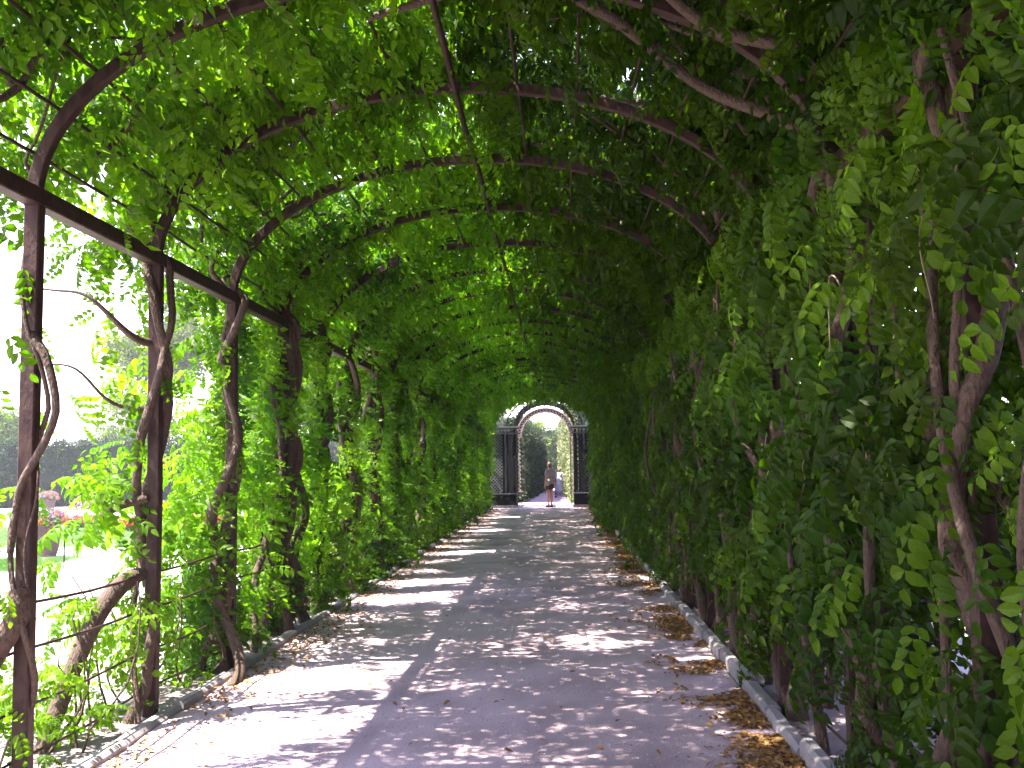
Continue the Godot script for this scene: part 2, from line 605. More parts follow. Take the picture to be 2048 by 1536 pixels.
# ==================================================================== pergola
func build_pergola():
	var root := thing("pergola", "long arched garden pergola of dark brown iron posts, beams and ribs over the path", "pergola")
	var zs := 1.33
	for i in range(-3, LAST + 1):
		var z := frame_z(i)
		for x in [XL, XR]:
			var st := new_st()
			var lean := rr(-0.012, 0.012)
			bar(st, [Vector3(x, -0.05, z), Vector3(x + lean, 1.4, z), Vector3(x, SPRING - 0.048, z)], 0.082, 0.075, Vector3.RIGHT, 0.007)
			build(st, "post", M.iron, root)
		var st2 := new_st()
		var pts := []
		for k in 33:
			var p := arch(PI * k / 32.0)
			p.z = z
			pts.append(p)
		pts[0].y = SPRING + 0.048
		pts[32].y = SPRING + 0.048
		bar(st2, pts, 0.058, 0.07, Vector3.BACK, 0.006)
		build(st2, "arch_rib", M.iron, root)
	for x in [XL, XR]:
		for k in range(-3, LAST):
			var st := new_st()
			bar(st, [Vector3(x, SPRING, frame_z(k) - 0.002), Vector3(x, SPRING, frame_z(k + 1) + 0.002)], 0.088, 0.095, Vector3.RIGHT, 0.007)
			build(st, "beam", M.iron, root)
	# ridge bar and thin rods along the vault, under the ribs
	for k in range(1, 16):
		var a := PI * k / 16.0
		var ridge := k == 8
		var st := new_st()
		var pts := []
		var rads := []
		var p0 := arch(a, 0.048 if not ridge else -0.058)
		for i in range(0, LAST * 2 + 8):
			var z := frame_z(-3) - STEP * 0.5 * i
			if z < frame_z(LAST): break
			var sag := 0.012 * absf(sin(PI * i * 0.5)) + 0.006 * sin(i * 1.7 + k)
			pts.append(p0 + Vector3(0.008 * sin(i * 1.3 + k * 2.0), -sag, z))
			rads.append(0.022 if ridge else 0.011)
		tube(st, pts, rads, 6)
		build(st, "ridge_bar" if ridge else "roof_rod", M.iron, root)
	# rails between the posts
	for side in 2:
		for h in [0.17, 0.42, 0.70, 0.93]:
			var st := new_st()
			var pts := []
			var rads := []
			for i in range(0, (LAST + 3) * 4 + 1):
				var z := frame_z(-3) - STEP * 0.25 * i
				var sag := 0.02 * sin(PI * (i % 4) / 4.0) + 0.006 * sin(i * 0.9 + h * 30.0)
				pts.append(Vector3((XR + 0.05) if side else (XL - 0.05), h - sag, z))
				rads.append(0.0085)
			tube(st, pts, rads, 6)
			build(st, "side_rail", M.iron, root)

# ==================================================================== vines
func stem_path(x0: float, z0: float, side: float, kind: int, r0: float) -> Array:
	# climbs the post in a loose helix, then runs up under the arch
	var pts := []
	var rad := []
	var ph := rr(0, TAU)
	var turns := rr(1.2, 2.6)
	var dirn := 1.0 if rng.randf() < 0.5 else -1.0
	var off := Vector2(side * rr(0.0, 0.3), rr(-0.45, 0.45)) if kind > 0 else Vector2(side * rr(0.0, 0.12), rr(-0.15, 0.15))
	var n := 26
	for k in n:
		var t := float(k) / (n - 1)
		var y := t * (SPRING + 0.05) - 0.04
		var w := clampf(1.0 - t * (1.1 if kind == 0 else 0.85), 0.0, 1.0)
		var hr := (0.066 + r0 * 0.45) * (1.0 if kind == 0 else 1.15)
		var a := ph + dirn * turns * TAU * t
		var p := Vector3(cos(a) * hr + off.x * w - side * 0.02, y, sin(a) * hr + off.y * w)
		p += Vector3(rr(-1, 1), 0, rr(-1, 1)) * 0.012
		pts.append(p)
		rad.append(r0 * (1.25 - 0.45 * t) * (1.0 + 0.5 * exp(-t * 22.0)))
	# along the arch
	var a0 := 0.06
	var drift := rr(-0.5, 0.5)
	var reach := rr(0.9, 1.5)
	for k in range(1, 15):
		var t := k / 14.0
		var a := a0 + t * reach
		var q := arch(a if side < 0 else PI - a, 0.13 + 0.04 * sin(t * 9.0 + ph))
		pts.append(Vector3(q.x - x0, q.y, drift * t + 0.10 * sin(t * 7.0 + ph)))
		rad.append(r0 * (0.78 - 0.5 * t))
	return [pts, rad]

func smooth(pts: Array, rad: Array) -> Array:
	var p2 := []
	var r2 := []
	for i in pts.size() - 1:
		var a: Vector3 = pts[max(i - 1, 0)]
		var b: Vector3 = pts[i]
		var c: Vector3 = pts[i + 1]
		var d: Vector3 = pts[min(i + 2, pts.size() - 1)]
		for k in 2:
			var t := k / 2.0
			p2.append(b.cubic_interpolate(c, a, d, t))
			r2.append(lerpf(rad[i], rad[i + 1], t))
	p2.append(pts[-1])
	r2.append(rad[-1])
	return [p2, r2]

func add_stem(root: Node3D, pr: Array, called := "stem", mat: Material = null, sides := 8):
	var s := smooth(pr[0], pr[1])
	var st := new_st()
	tube(st, s[0], s[1], sides, 0.10)
	return build(st, called, mat if mat else M.bark, root)

func wander(from: Vector3, to: Vector3, n: int, amp: float) -> Array:
	var pts := []
	var s := rr(0, 100)
	for k in n:
		var t := float(k) / (n - 1)
		var e := sin(t * PI) * 0.7 + 0.3 * t
		pts.append(from.lerp(to, t) + Vector3(fine.get_noise_2d(s, t * 0.28), fine.get_noise_2d(s + 30, t * 0.28), fine.get_noise_2d(s + 60, t * 0.28)) * amp * e * 2.0)
	return pts

func taper(n: int, a: float, b: float) -> Array:
	var r := []
	for k in n:
		r.append(lerpf(a, b, float(k) / (n - 1)))
	return r

func vine_label(i: int, side: float) -> String:
	if side < 0:
		match i:
			1: return "thin wisteria vine wrapping the nearest left post, with a stub branch low down"
			2: return "thick twisted wisteria trunk winding up the second left post, broken branch below"
			3: return "pale barked wisteria trunk coiled on the third left post, sunlit leaves behind"
			4: return "cluster of several upright wisteria trunks at the fourth left post"
			_: return "wisteria curtain hanging over the %s post of the left row" % ORD[i - 1]
	match i:
		0: return "large leaved wisteria on the nearest right post at the picture's edge"
		1: return "wisteria with a looping tendril on the second post of the right row"
		2: return "wisteria leaning over the kerb at the third post of the right row"
		_: return "leafy wisteria covering the %s post of the right row" % ORD[i]

func build_vines():
	for i in range(-3, LAST + 1):
		for side in [-1.0, 1.0]:
			if side < 0 and i == 0:
				vine(i, side, "wisteria over the left side of the walk before the nearest left post")
			elif i < 0:
				continue
			else:
				vine(i, side, vine_label(i, side))
	# the unseen roof and walls over and behind the camera, kept for their shade
	var root := thing("wisteria_canopy", "unseen wisteria canopy over and behind the viewpoint, there to shade the walk", "vine", Vector3(0, 0, 0))
	var lists := [[], [], [], [], []]
	for i in range(-3, 0):
		for side in [-1.0, 1.0]:
			foliage(lists, i, side, frame_z(i), Vector3.ZERO)
	for v in lists.size():
		multi(root, "foliage", sprays[v], M.leaf, lists[v])

# the open band under the side beam, where no shoots hang between the posts: true if a spray would hang there
func in_window(p: Vector3, zc: float) -> bool:
	var v := p.y - 1.98 * (XL - p.x)
	var u := (Z0 - (p.z + 0.12 * (p.y - 2.0))) / STEP
	var bay := int(floor(u))
	if not is_open(bay): return false
	var e := Vector2((u - bay - 0.5) * STEP / 0.60, (v - 2.20) / 0.92)
	return e.length() < (1.18 if bay < 3 else 1.0) + 0.22 * fine.get_noise_2d(p.y * 1.5, p.z * 1.5)

# bays of the left row that no curtain of shoots closes
func is_open(bay: int) -> bool:
	return bay < 3 or bay in [5, 6, 9, 13, 17]

func foliage(lists: Array, i: int, side: float, zc: float, o: Vector3):
	var left := side < 0
	# ---- roof: layers laid like shingles, so that one or two leaves lie over most points
	var na := 11 if left else 12
	var nzz := 9
	var layers := 3
	for layer in layers:
		for ia in na:
			for iz in nzz:
				for twin in (2 if left and (ia > 2 or layer == 0) else 1 if left or layer == 2 else 2):
					var a := (ia + rng.randf()) / na * PI / 2
					if a < 0.14 and i < 7: continue
					var z := zc + STEP * ((iz + rng.randf()) / nzz - 0.5)
					var aa := a if left else PI - a
					var out := (0.22 if left else 0.27) + 0.13 * layer + rr(-0.06, 0.10)
					var hang := rng.randf() < (0.015 if left else 0.03)
					if i >= 20: out -= 0.20
					if hang: out = rr(0.02, 0.15)
					var p := arch(aa, out)
					p.z = z
					var dens := clump.get_noise_3dv(p) + 0.55 * fine.get_noise_3dv(p)
					if dens < ((-0.27 if i < 4 else -0.33) if left else -0.42): continue
					if p.distance_to(Vector3(0, 1.6, 0)) < 1.9: continue
					if left and in_window(p, zc): continue
					var nrm := (arch_normal(aa) * 0.5 + Vector3(-0.25, 0.9, 0.1) + rand_dir() * 0.45).normalized()
					var ax := (rand_dir() + Vector3(0, -0.1, 0)).normalized()
					ax = (ax - nrm * ax.dot(nrm) * 0.8).normalized()
					if hang: ax = (Vector3(0, -1.2, 0) + rand_dir()).normalized()
					put(lists, p - o, ax, nrm, rr(0.8, 1.15), leaf_color(p, lerpf(1.35, 1.9, clampf((i - 2) / 5.0, 0.0, 1.0)) if left else lerpf(0.52, 1.15, clampf((i - 3) / 6.0 + (a - 1.1), 0.0, 1.0))))  # leaf colour raised left and far as backlight, lowered near right as shade
	# ---- beam fringe
	for k in (90 if left else 100):
		var p := Vector3((XL if left else XR) + side * (rr(-0.05, 0.45) if left else rr(-0.24, 0.40)), SPRING + rr(-0.14, 0.45), zc + rr(-0.82, 0.82))
		if left and i >= 0 and i <= 6 and p.x > XL - 0.16: continue
		if clump.get_noise_3dv(p * 1.4) < -0.18: continue
		if left and k > 8 and in_window(p, zc): continue
		put(lists, p - o, Vector3(side * 0.3, -0.8, 0) + rand_dir() * 0.7, Vector3(-side, 0.7, 0) + rand_dir() * 0.5, rr(0.75, 1.1), leaf_color(p, 1.05))
	if left:
		# ---- columns of foliage round the posts, gaps between them
		var cnt := 120
		if i <= 0: cnt = 70
		elif i == 1: cnt = 16
		elif i == 2: cnt = 40
		elif i == 3: cnt = 110
		elif i >= 6: cnt = 210
		for k in cnt:
			var y := rr(0.15, SPRING)
			var inward := i >= 5
			var spread := 0.30 if i >= 5 else 0.38
			var p := Vector3(XL + (rng.randfn(-0.05, 0.10) if inward else -absf(rng.randfn(0.05, 0.26))), y, zc + clampf(rng.randfn(0.0, spread * 0.6), -spread * 1.3, spread * 1.3))
			if i <= 4 and p.x > XL - 0.09: p.x = XL - rr(0.10, 0.3)
			if i == 1 and p.z < zc + 0.02: continue
			if clump.get_noise_3dv(p * 1.5) < -0.22 or in_window(p, zc): continue
			var face_out := 1.0 if p.x > XL else -1.0
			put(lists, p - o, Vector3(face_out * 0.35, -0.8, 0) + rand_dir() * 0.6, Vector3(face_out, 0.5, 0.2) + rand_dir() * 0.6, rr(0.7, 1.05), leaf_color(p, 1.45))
		# shoots reaching outwards, leaf colour raised to look sunlit
		if i >= 2:
			for k in (32 if i == 2 else 80 if i < 5 else 55):
				var t := rng.randf()
				var p := Vector3(XL - 0.15 - 0.75 * t + rr(-0.1, 0.1), 0.3 + rng.randf() * (1.2 + 1.3 * t), zc + rr(-0.45, 0.15 if i == 2 else 0.45))
				if clump.get_noise_3dv(p * 1.3 + Vector3(9, 0, 0)) < -0.02 or in_window(p, zc): continue
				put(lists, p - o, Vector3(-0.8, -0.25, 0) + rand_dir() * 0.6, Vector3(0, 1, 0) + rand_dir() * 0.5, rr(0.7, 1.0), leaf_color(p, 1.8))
		# a hanging curtain where the bay behind this post is closed
		if i >= 3 and not is_open(i):
			for k in 150:
				var p := Vector3(XL + rng.randfn(-0.10, 0.10), rr(0.5, SPRING + 0.1), zc - STEP * rr(0.1, 0.9))
				if clump.get_noise_3dv(p * 1.6 + Vector3(0, 20, 0)) < -0.16: continue
				put(lists, p - o, Vector3(-0.2, -0.9, 0) + rand_dir() * 0.5, Vector3(-0.6, 0.7, 0.2) + rand_dir() * 0.6, rr(0.6, 1.0), leaf_color(p, 1.8))  # curtain leaves coloured brighter to look backlit
	else:
		# ---- right wall: loose clumps in front, a closed layer behind
		for k in (640 if i > 5 else 560):
			var y := 0.2 + (SPRING - 0.15) * pow(rng.randf(), 0.9)
			var back := k >= 330
			var depth := rr(0.42, 1.0) if back else rr(-0.12, 0.30)
			var z := zc + rr(-0.83, 0.83)
			var bulge := 0.30 * clump.get_noise_2d(z * 0.9, y * 0.9)
			var p := Vector3(XR + depth + (0.0 if back else bulge), y, z)
			if i >= 12: p.x -= 0.10
			var dens := clump.get_noise_3dv(p * 1.25) + 0.5 * fine.get_noise_3dv(p)
			var cut := (-0.50 if y < 1.7 or i > 6 else -0.27) if back else 0.0
			if i >= 7 and not back: cut = -0.25
			if y < 1.15 and i < 7: cut = -0.05 + 0.9 * (1.15 - y)
			if i >= 7 and y < 0.4: cut = -0.2
			if back and y > 1.5 and i < 7 and rng.randf() < 0.66: continue
			if dens < cut: continue
			if p.distance_to(Vector3(0, 1.6, 0)) < 1.6: continue
			put(lists, p - o, Vector3(-0.35, -0.9, 0.1) + rand_dir() * 0.75, Vector3(-0.8, 0.65, 0.3) + rand_dir() * 0.7, rr(0.7, 1.15), leaf_color(p, lerpf(0.50, 1.0, clampf((i - 4) / 6.0, 0.0, 1.0))))  # shade put into the colour: near leaves darker, far ones brighter

func vine(i: int, side: float, label: String):
	var left := side < 0
	var zc := frame_z(i)
	var x0 := XL if left else XR
	var o := Vector3(x0, 0, zc)
	var root := thing("wisteria_vine", label, "vine", o)
	rng.seed = 1000 + i * 7 + (1 if left else 3)
	# ---- stems
	if left and i == 1:
		var pr := stem_path(x0, zc, side, 0, 0.014)
		add_stem(root, pr)
		# the loop that leaves the post and comes back, and the stub at its foot
		var loop := [Vector3(0.02, 2.3, 0.06), Vector3(0.10, 2.2, 0.07), Vector3(0.15, 2.05, 0.07), Vector3(0.17, 1.90, 0.07), Vector3(0.12, 1.76, 0.07), Vector3(0.04, 1.62, 0.07), Vector3(-0.02, 1.50, 0.06), Vector3(-0.05, 1.2, 0.07)]
		add_stem(root, [loop, taper(8, 0.026, 0.016)])
		var stub := [Vector3(-0.30, -0.04, 0.12), Vector3(-0.22, 0.35, 0.12), Vector3(-0.16, 0.6, 0.12), Vector3(-0.06, 0.78, 0.11), Vector3(0.01, 0.90, 0.09), Vector3(0.0, 1.02, 0.07)]
		add_stem(root, [stub, taper(6, 0.085, 0.05)])
		add_stem(root, [wander(Vector3(0.06, 0.9, 0.05), Vector3(0.075, 1.6, 0.04), 8, 0.04), taper(8, 0.008, 0.006)], "twig")
	elif left and i == 2:
		var pr := stem_path(x0, zc, side, 0, 0.038)
		for k in 26:
			pr[0][k] = Vector3(pr[0][k].x * 0.9, pr[0][k].y, pr[0][k].z * 0.9)
		for k in 8:   # the foot leaves the post and comes from nearer the camera
			var t := (k / 8.0)
			pr[0][k] = Vector3(-0.30, -0.04, 0.85).lerp(pr[0][8], t) + Vector3(0, 0.25 * sin(t * PI), 0)
			pr[1][k] = 0.056
		add_stem(root, pr)
		add_stem(root, stem_path(x0, zc, side, 0, 0.030))
		add_stem(root, [[Vector3(-0.02, 1.42, 0.05), Vector3(-0.16, 1.38, 0.1), Vector3(-0.3, 1.30, 0.15)], taper(3, 0.03, 0.022)], "branch")
		add_stem(root, [wander(Vector3(-0.03, 2.45, 0.03), Vector3(-0.62, 2.75, 0.45), 9, 0.10), taper(9, 0.028, 0.005)], "branch")
		add_stem(root, [wander(Vector3(-0.03, 2.0, 0.03), Vector3(-0.75, 2.3, 0.3), 9, 0.10), taper(9, 0.016, 0.004)], "branch")
		add_stem(root, [wander(Vector3(0.02, 0.02, 0.25), Vector3(-0.05, 1.15, 0.02), 9, 0.10), taper(9, 0.022, 0.012)], "branch")
	elif left and i == 3:
		add_stem(root, stem_path(x0, zc, side, 0, 0.042))
		add_stem(root, stem_path(x0, zc, side, 0, 0.028))
		add_stem(root, [wander(Vector3(0.25, -0.02, 0.75), Vector3(-0.02, 0.9, 0.1), 9, 0.16), taper(9, 0.05, 0.035)])
	elif left and i == 4:
		for q in [[0.0, 0.1, 0.038], [0.05, -0.36, 0.045], [-0.08, 0.45, 0.032], [0.0, -0.75, 0.042], [-0.05, -0.15, 0.028], [0.02, 0.7, 0.026]]:
			var pr := stem_path(x0, zc, side, 0, q[2])
			for k in pr[0].size():
				var w := clampf(1.0 - k / 30.0, 0.0, 1.0)
				pr[0][k] += Vector3(q[0], 0, q[1]) * w
			add_stem(root, pr)
	elif not (left and i == 0):
		add_stem(root, stem_path(x0, zc, side, 0, rr(0.030, 0.046)))
		if i < 16: add_stem(root, stem_path(x0, zc, side, 1, rr(0.028, 0.050)))
		if i < 12: add_stem(root, stem_path(x0, zc, side, 1, rr(0.025, 0.045)))
		if not left and i < 6:
			for k in 3:
				var zs := rr(-0.75, 0.75)
				add_stem(root, [wander(Vector3(rr(-0.02, 0.10), -0.03, zs), Vector3(rr(-0.14, 0.02), rr(2.4, 3.0), zs + rr(-0.35, 0.35)), 14, 0.10), taper(14, rr(0.020, 0.034), 0.014)])
		if not left and i < 8:
			for k in 5:
				var za := rr(-0.8, 0.8)
				var zb := za + rr(-0.9, 0.9)
				add_stem(root, [wander(Vector3(rr(0.02, 0.3), rr(-0.02, 0.6), za), Vector3(rr(-0.1, 0.15), rr(2.2, 3.1), zb), 14, 0.22), taper(14, rr(0.018, 0.036), 0.012)], "branch")
	# ---- branches running under the roof
	if i < 15:
		for k in (4 if i < 8 else 3):
			var a := rr(0.1, 0.5)
			var b := a + rr(0.5, 1.2)
			var pts := []
			var za := rr(-0.8, 0.8)
			var zb := za + rr(-0.9, 0.9)
			var ph := rr(0, TAU)
			var n := 12
			for j in n:
				var t := float(j) / (n - 1)
				var ang := lerpf(a, b, t)
				var q := arch(ang if left else PI - ang, rr(0.0, 0.03) + 0.06 * sin(t * 6.0 + ph) + 0.11)
				pts.append(Vector3(q.x - x0, q.y, lerpf(za, zb, t) + 0.10 * sin(t * 8.0 + ph)))
			add_stem(root, [pts, taper(n, rr(0.018, 0.036) * (0.8 if left else 0.85), 0.008)], "branch", null, 7)
	# the pair of thick crossing branches overhead on the right
	if not left and i == 1:
		for q in [[0.10, 1.75, -0.55, 0.040, 1.0], [0.55, 1.9, 0.25, 0.030, 3.0]]:
			var pts := []
			for j in 16:
				var t := j / 15.0
				var ang: float = lerpf(q[0], q[1], t)
				var g := arch(PI - ang, -0.02 + 0.06 * sin(t * 10.0 + q[4]))
				pts.append(Vector3(g.x - x0, g.y, q[2] + 0.35 * t + 0.14 * sin(t * 9.0 + q[4])))
			add_stem(root, [pts, taper(16, q[3], q[3] * 0.55)], "branch")
	# ---- foliage
	var lists := [[], [], [], [], []]
	foliage(lists, i, side, zc, o)
	for v in lists.size():
		if lists[v].size(): multi(root, "foliage", sprays[v], M.leaf, lists[v])
	# ---- single leaves one can tell apart, on the side one sees
	var nl := 0
	if not left: nl = [190, 170, 130, 90, 50][i] if i < 5 else 0
	elif i >= 1 and i < 5: nl = [26, 36, 50, 50][i - 1]
	for k in nl:
		var p: Vector3
		var ax: Vector3
		var nrm: Vector3
		if left:
			var y := rr(0.2, 2.9)
			p = Vector3(XL + rr(-0.22, 0.07), y, zc + rr(-0.25, 0.35))
			if i == 1:
				p = Vector3(XL + rr(-0.25, 0.08), y, zc + rr(-0.1, 0.4))
			ax = Vector3(rr(-0.6, 0.6), -0.8, rr(-0.4, 0.6))
			nrm = Vector3(0.5, 0.4, 1.0) + rand_dir() * 0.5
		else:
			var y := rr(0.35 if i == 0 else 0.85, 2.95)
			p = Vector3(XR - 0.02 - absf(rng.randfn(0.0, 0.10)) + 0.10 * clump.get_noise_2d(zc, y), y, zc + rr(-0.8, 0.8))
			if i == 0: p.x += 0.06
			ax = Vector3(-0.45, -0.85, 0.15) + rand_dir() * 0.5
			nrm = Vector3(-0.8, 0.45, 0.8) + rand_dir() * 0.45
			if fine.get_noise_3dv(p) < -0.25: continue
		var c := leaf_color(p, 1.05 if left else (0.72 if rng.randf() < (0.62 if i == 0 else 0.82) else 1.6))
		var lm := leaf_tint(c)
		var b := spray_basis(ax, nrm).scaled(Vector3.ONE * (rr(0.75, 1.2) if i == 0 else rr(0.55, 0.9) if left else rr(0.8, 1.25)))
		inst(leaves[rng.randi() % leaves.size()], "leaf", lm, root, Transform3D(b, p - o))
	# ---- hanging tendrils
	if not left and i <= 4:
		for k in 3:
			var s := Vector3(XR - rr(0.02, 0.15), rr(1.4, 2.7), rr(-0.7, 0.7))
			s.x -= x0
			add_stem(root, [wander(s, s + Vector3(rr(-0.1, 0.02), -rr(0.3, 0.7), rr(-0.15, 0.15)), 10, 0.06), taper(10, 0.004, 0.002)], "tendril", M.twig, 5)
	if not left and i == 1:
		var pts := []
		for k in 16:
			var t := k / 15.0
			pts.append(Vector3(-0.14, 2.28 + 0.17 * sin(t * 3.6) - 0.30 * maxf(t - 0.55, 0.0), 0.55 - 0.30 * t + 0.05 * cos(t * 6.0)))
		add_stem(root, [pts, taper(16, 0.0045, 0.003)], "tendril", M.twig, 5)

var tints := []
var mottle: NoiseTexture2D
func leaf_tint(c: Color) -> StandardMaterial3D:
	if tints.is_empty():
		for k in 7:
			var t := k / 6.0
			var m: StandardMaterial3D = M.leaf.duplicate()
			m.albedo_color = Color(0.040, 0.115, 0.008).lerp(Color(0.17, 0.32, 0.018), t).linear_to_srgb()
			tints.append(m)
	return tints[clampi(int(round((c.g - 0.115) / 0.205 * 6.0)), 0, 6)]

# ==================================================================== shrubs between the left posts
func build_shrubs():
	for i in range(1, LAST):
		rng.seed = 5000 + i
		var zc := frame_z(i) - STEP * 0.5
		var o := Vector3(XL - 0.25, 0, zc)
		var root := thing("leafy_shrub", "low leafy shoots growing between the %s and %s posts of the left row" % [ORD[i - 1], ORD[i]], "shrub", o, "shrubs along the left row")
		for k in 7:
			var stx := new_st()
			var a := Vector3(rr(-0.2, 0.2), 0, rr(-0.65, 0.65))
			tube(stx, wander(a, a + Vector3(rr(-0.2, 0.2), rr(0.5, 0.95), rr(-0.25, 0.25)), 7, 0.10), taper(7, 0.009, 0.004), 5)
			build(stx, "stem", M.bark, root)
		var lists := [[], [], [], [], []]
		for k in (75 if i < 3 else 70):
			var y := absf(rng.randfn(0.0, 0.45 if i < 3 else 0.6)) + 0.05
			if y > (0.80 if i == 1 else 1.2 if i == 2 else 1.6): continue
			var p := o + Vector3(rng.randfn(0.0, 0.22), y, rr(-0.8, 0.8))
			if p.x > XL + 0.02: p.x = XL - rr(0.05, 0.3)
			if clump.get_noise_3dv(p * 1.6 + Vector3(0, 0, 50)) < -0.15: continue
			put(lists, p - o, Vector3(rr(-1, 1), 0.4, rr(-1, 1)), Vector3(0.2, 1, 0.2) + rand_dir() * 0.4, rr(0.55, 0.9), leaf_color(p, 1.15))
		for v in lists.size():
			if lists[v].size(): multi(root, "foliage", sprays[v], M.leaf, lists[v])

# ==================================================================== fallen leaves
func build_litter():
	rng.seed = 99
	var st := new_st()
	leaflet(st, Vector3.ZERO, Vector3.BACK, Vector3.UP, 0.05, 0.026, Color(1, 1, 1), false)
	st.generate_normals()
	var mesh := st.commit()
	var list := []
	for k in 30000:
		var z := -2.5 - 36.0 * pow(rng.randf(), 1.5)
		var x: float
		if rng.randf() < 0.74:
			x = 1.24 - absf(rng.randfn(0.0, 0.20)) * (1.0 + 0.8 * clump.get_noise_2d(3.0, z * 0.5))
			if clump.get_noise_2d(9.0, z * 0.9) + 0.5 * fine.get_noise_2d(x, z) < -0.12: continue
		elif rng.randf() < 0.7:
			x = -2.50 + absf(rng.randfn(0.0, 0.22))
			if rng.randf() < (0.75 if z > -7.0 else 0.45): continue
		elif rng.randf() < 0.4:
			x = rr(-2.3, 1.2)
			if rng.randf() < 0.6: continue
		else:
			x = rr(1.36, 2.6)
		var c := Color(0.32, 0.15, 0.05).lerp(Color(0.46, 0.28, 0.10), rng.randf()) * rr(0.45, 1.1)
		c.a = 1.0
		var b := Basis(Vector3.UP, rr(0, TAU)) * Basis(Vector3.RIGHT, rr(-0.4, 0.4)) * Basis(Vector3.BACK, rr(-0.5, 0.5))
		list.append([Transform3D(b.scaled(Vector3.ONE * rr(0.6, 1.25)), Vector3(x, 0.024 + rr(0.0, 0.01), z)), c])
	var g := multi(null, "leaf_litter", mesh, M.dry_leaf, list)
	# loose grit on the nearer part of the path
	st = new_st()
	for q in [[Vector3.RIGHT, Vector3.BACK], [Vector3.BACK, Vector3.LEFT], [Vector3.LEFT, Vector3.FORWARD], [Vector3.FORWARD, Vector3.RIGHT]]:
		st.set_color(Color(1, 1, 1))
		tri(st, q[0], q[1], Vector3.UP * 0.7, q[0], q[1], Vector3.UP)
	var stone := st.commit()
	var grit := []
	for k in 26000:
		var z := -3.2 - 13.0 * pow(rng.randf(), 1.8)
		var c := Color(0.46, 0.39, 0.42) * rr(0.45, 1.5)
		c.a = 1.0
		var sz := rr(0.002, 0.0065)
		grit.append([Transform3D(Basis(Vector3.UP, rr(0, TAU)).scaled(Vector3(sz * rr(0.8, 1.5), sz, sz)), Vector3(rr(-2.45, 1.2), 0.016 + 0.010 * 0.0, z)), c])
	var pm: StandardMaterial3D = M.dry_leaf.duplicate()
	pm.backlight_enabled = false
	var gg := multi(null, "gravel", stone, pm, grit)
	tag(gg, "loose grit lying on the nearer part of the path", "gravel", "", "stuff")
	tag(g, "orange brown fallen leaves drifted along the edges of the path", "leaf litter", "", "stuff")

# ==================================================================== lattice gate
func lattice(st: SurfaceTool, o: Vector3, ux: Vector3, w: float, h: float, pitch: float, slat: float):
	# diagonal slats in a rectangle from corner o, along ux and up; two layers so that they do not share a plane
	var nz := ux.cross(Vector3.UP).normalized()
	for layer in 2:
		var s := 1.0 if layer == 0 else -1.0
		var c := -h if layer == 0 else 0.0
		var end := w if layer == 0 else w + h
		while c < end:
			# line u = c + s * v
			var v0 := 0.0
			var v1 := h
			if s > 0:
				v0 = maxf(0.0, -c); v1 = minf(h, w - c)
			else:
				v0 = maxf(0.0, c - w); v1 = minf(h, c)
			if v1 - v0 > 0.02:
				var a := o + ux * (c + s * v0) + Vector3.UP * v0 + nz * (0.007 * layer)
				var b := o + ux * (c + s * v1) + Vector3.UP * v1 + nz * (0.007 * layer)
				bar(st, [a, b], slat, 0.006, (b - a).normalized().cross(nz).normalized(), 0.001)
			c += pitch
	return st

func ring(st: SurfaceTool, c: Vector3, a: float, b: float, w: float, h: float):
	var pts := []
	for k in 29:
		var t := PI * k / 28.0
		pts.append(c + Vector3(-cos(t) * a, sin(t) * b, 0))
	bar(st, pts, w, h, Vector3.BACK, 0.004)

func ring_lattice(st: SurfaceTool, c: Vector3, a0: float, b0: float, a1: float, b1: float, n: int):
	for k in n:
		var t0 := PI * k / n
		var t1 := PI * (k + 1) / n
		for s in 2:
			var p := c + Vector3(-cos(t0 if s == 0 else t1) * a0, sin(t0 if s == 0 else t1) * b0, s * 0.008)
			var q := c + Vector3(-cos(t1 if s == 0 else t0) * a1, sin(t1 if s == 0 else t0) * b1, s * 0.008)
			bar(st, [p, q], 0.006, 0.028, Vector3.BACK, 0.001)

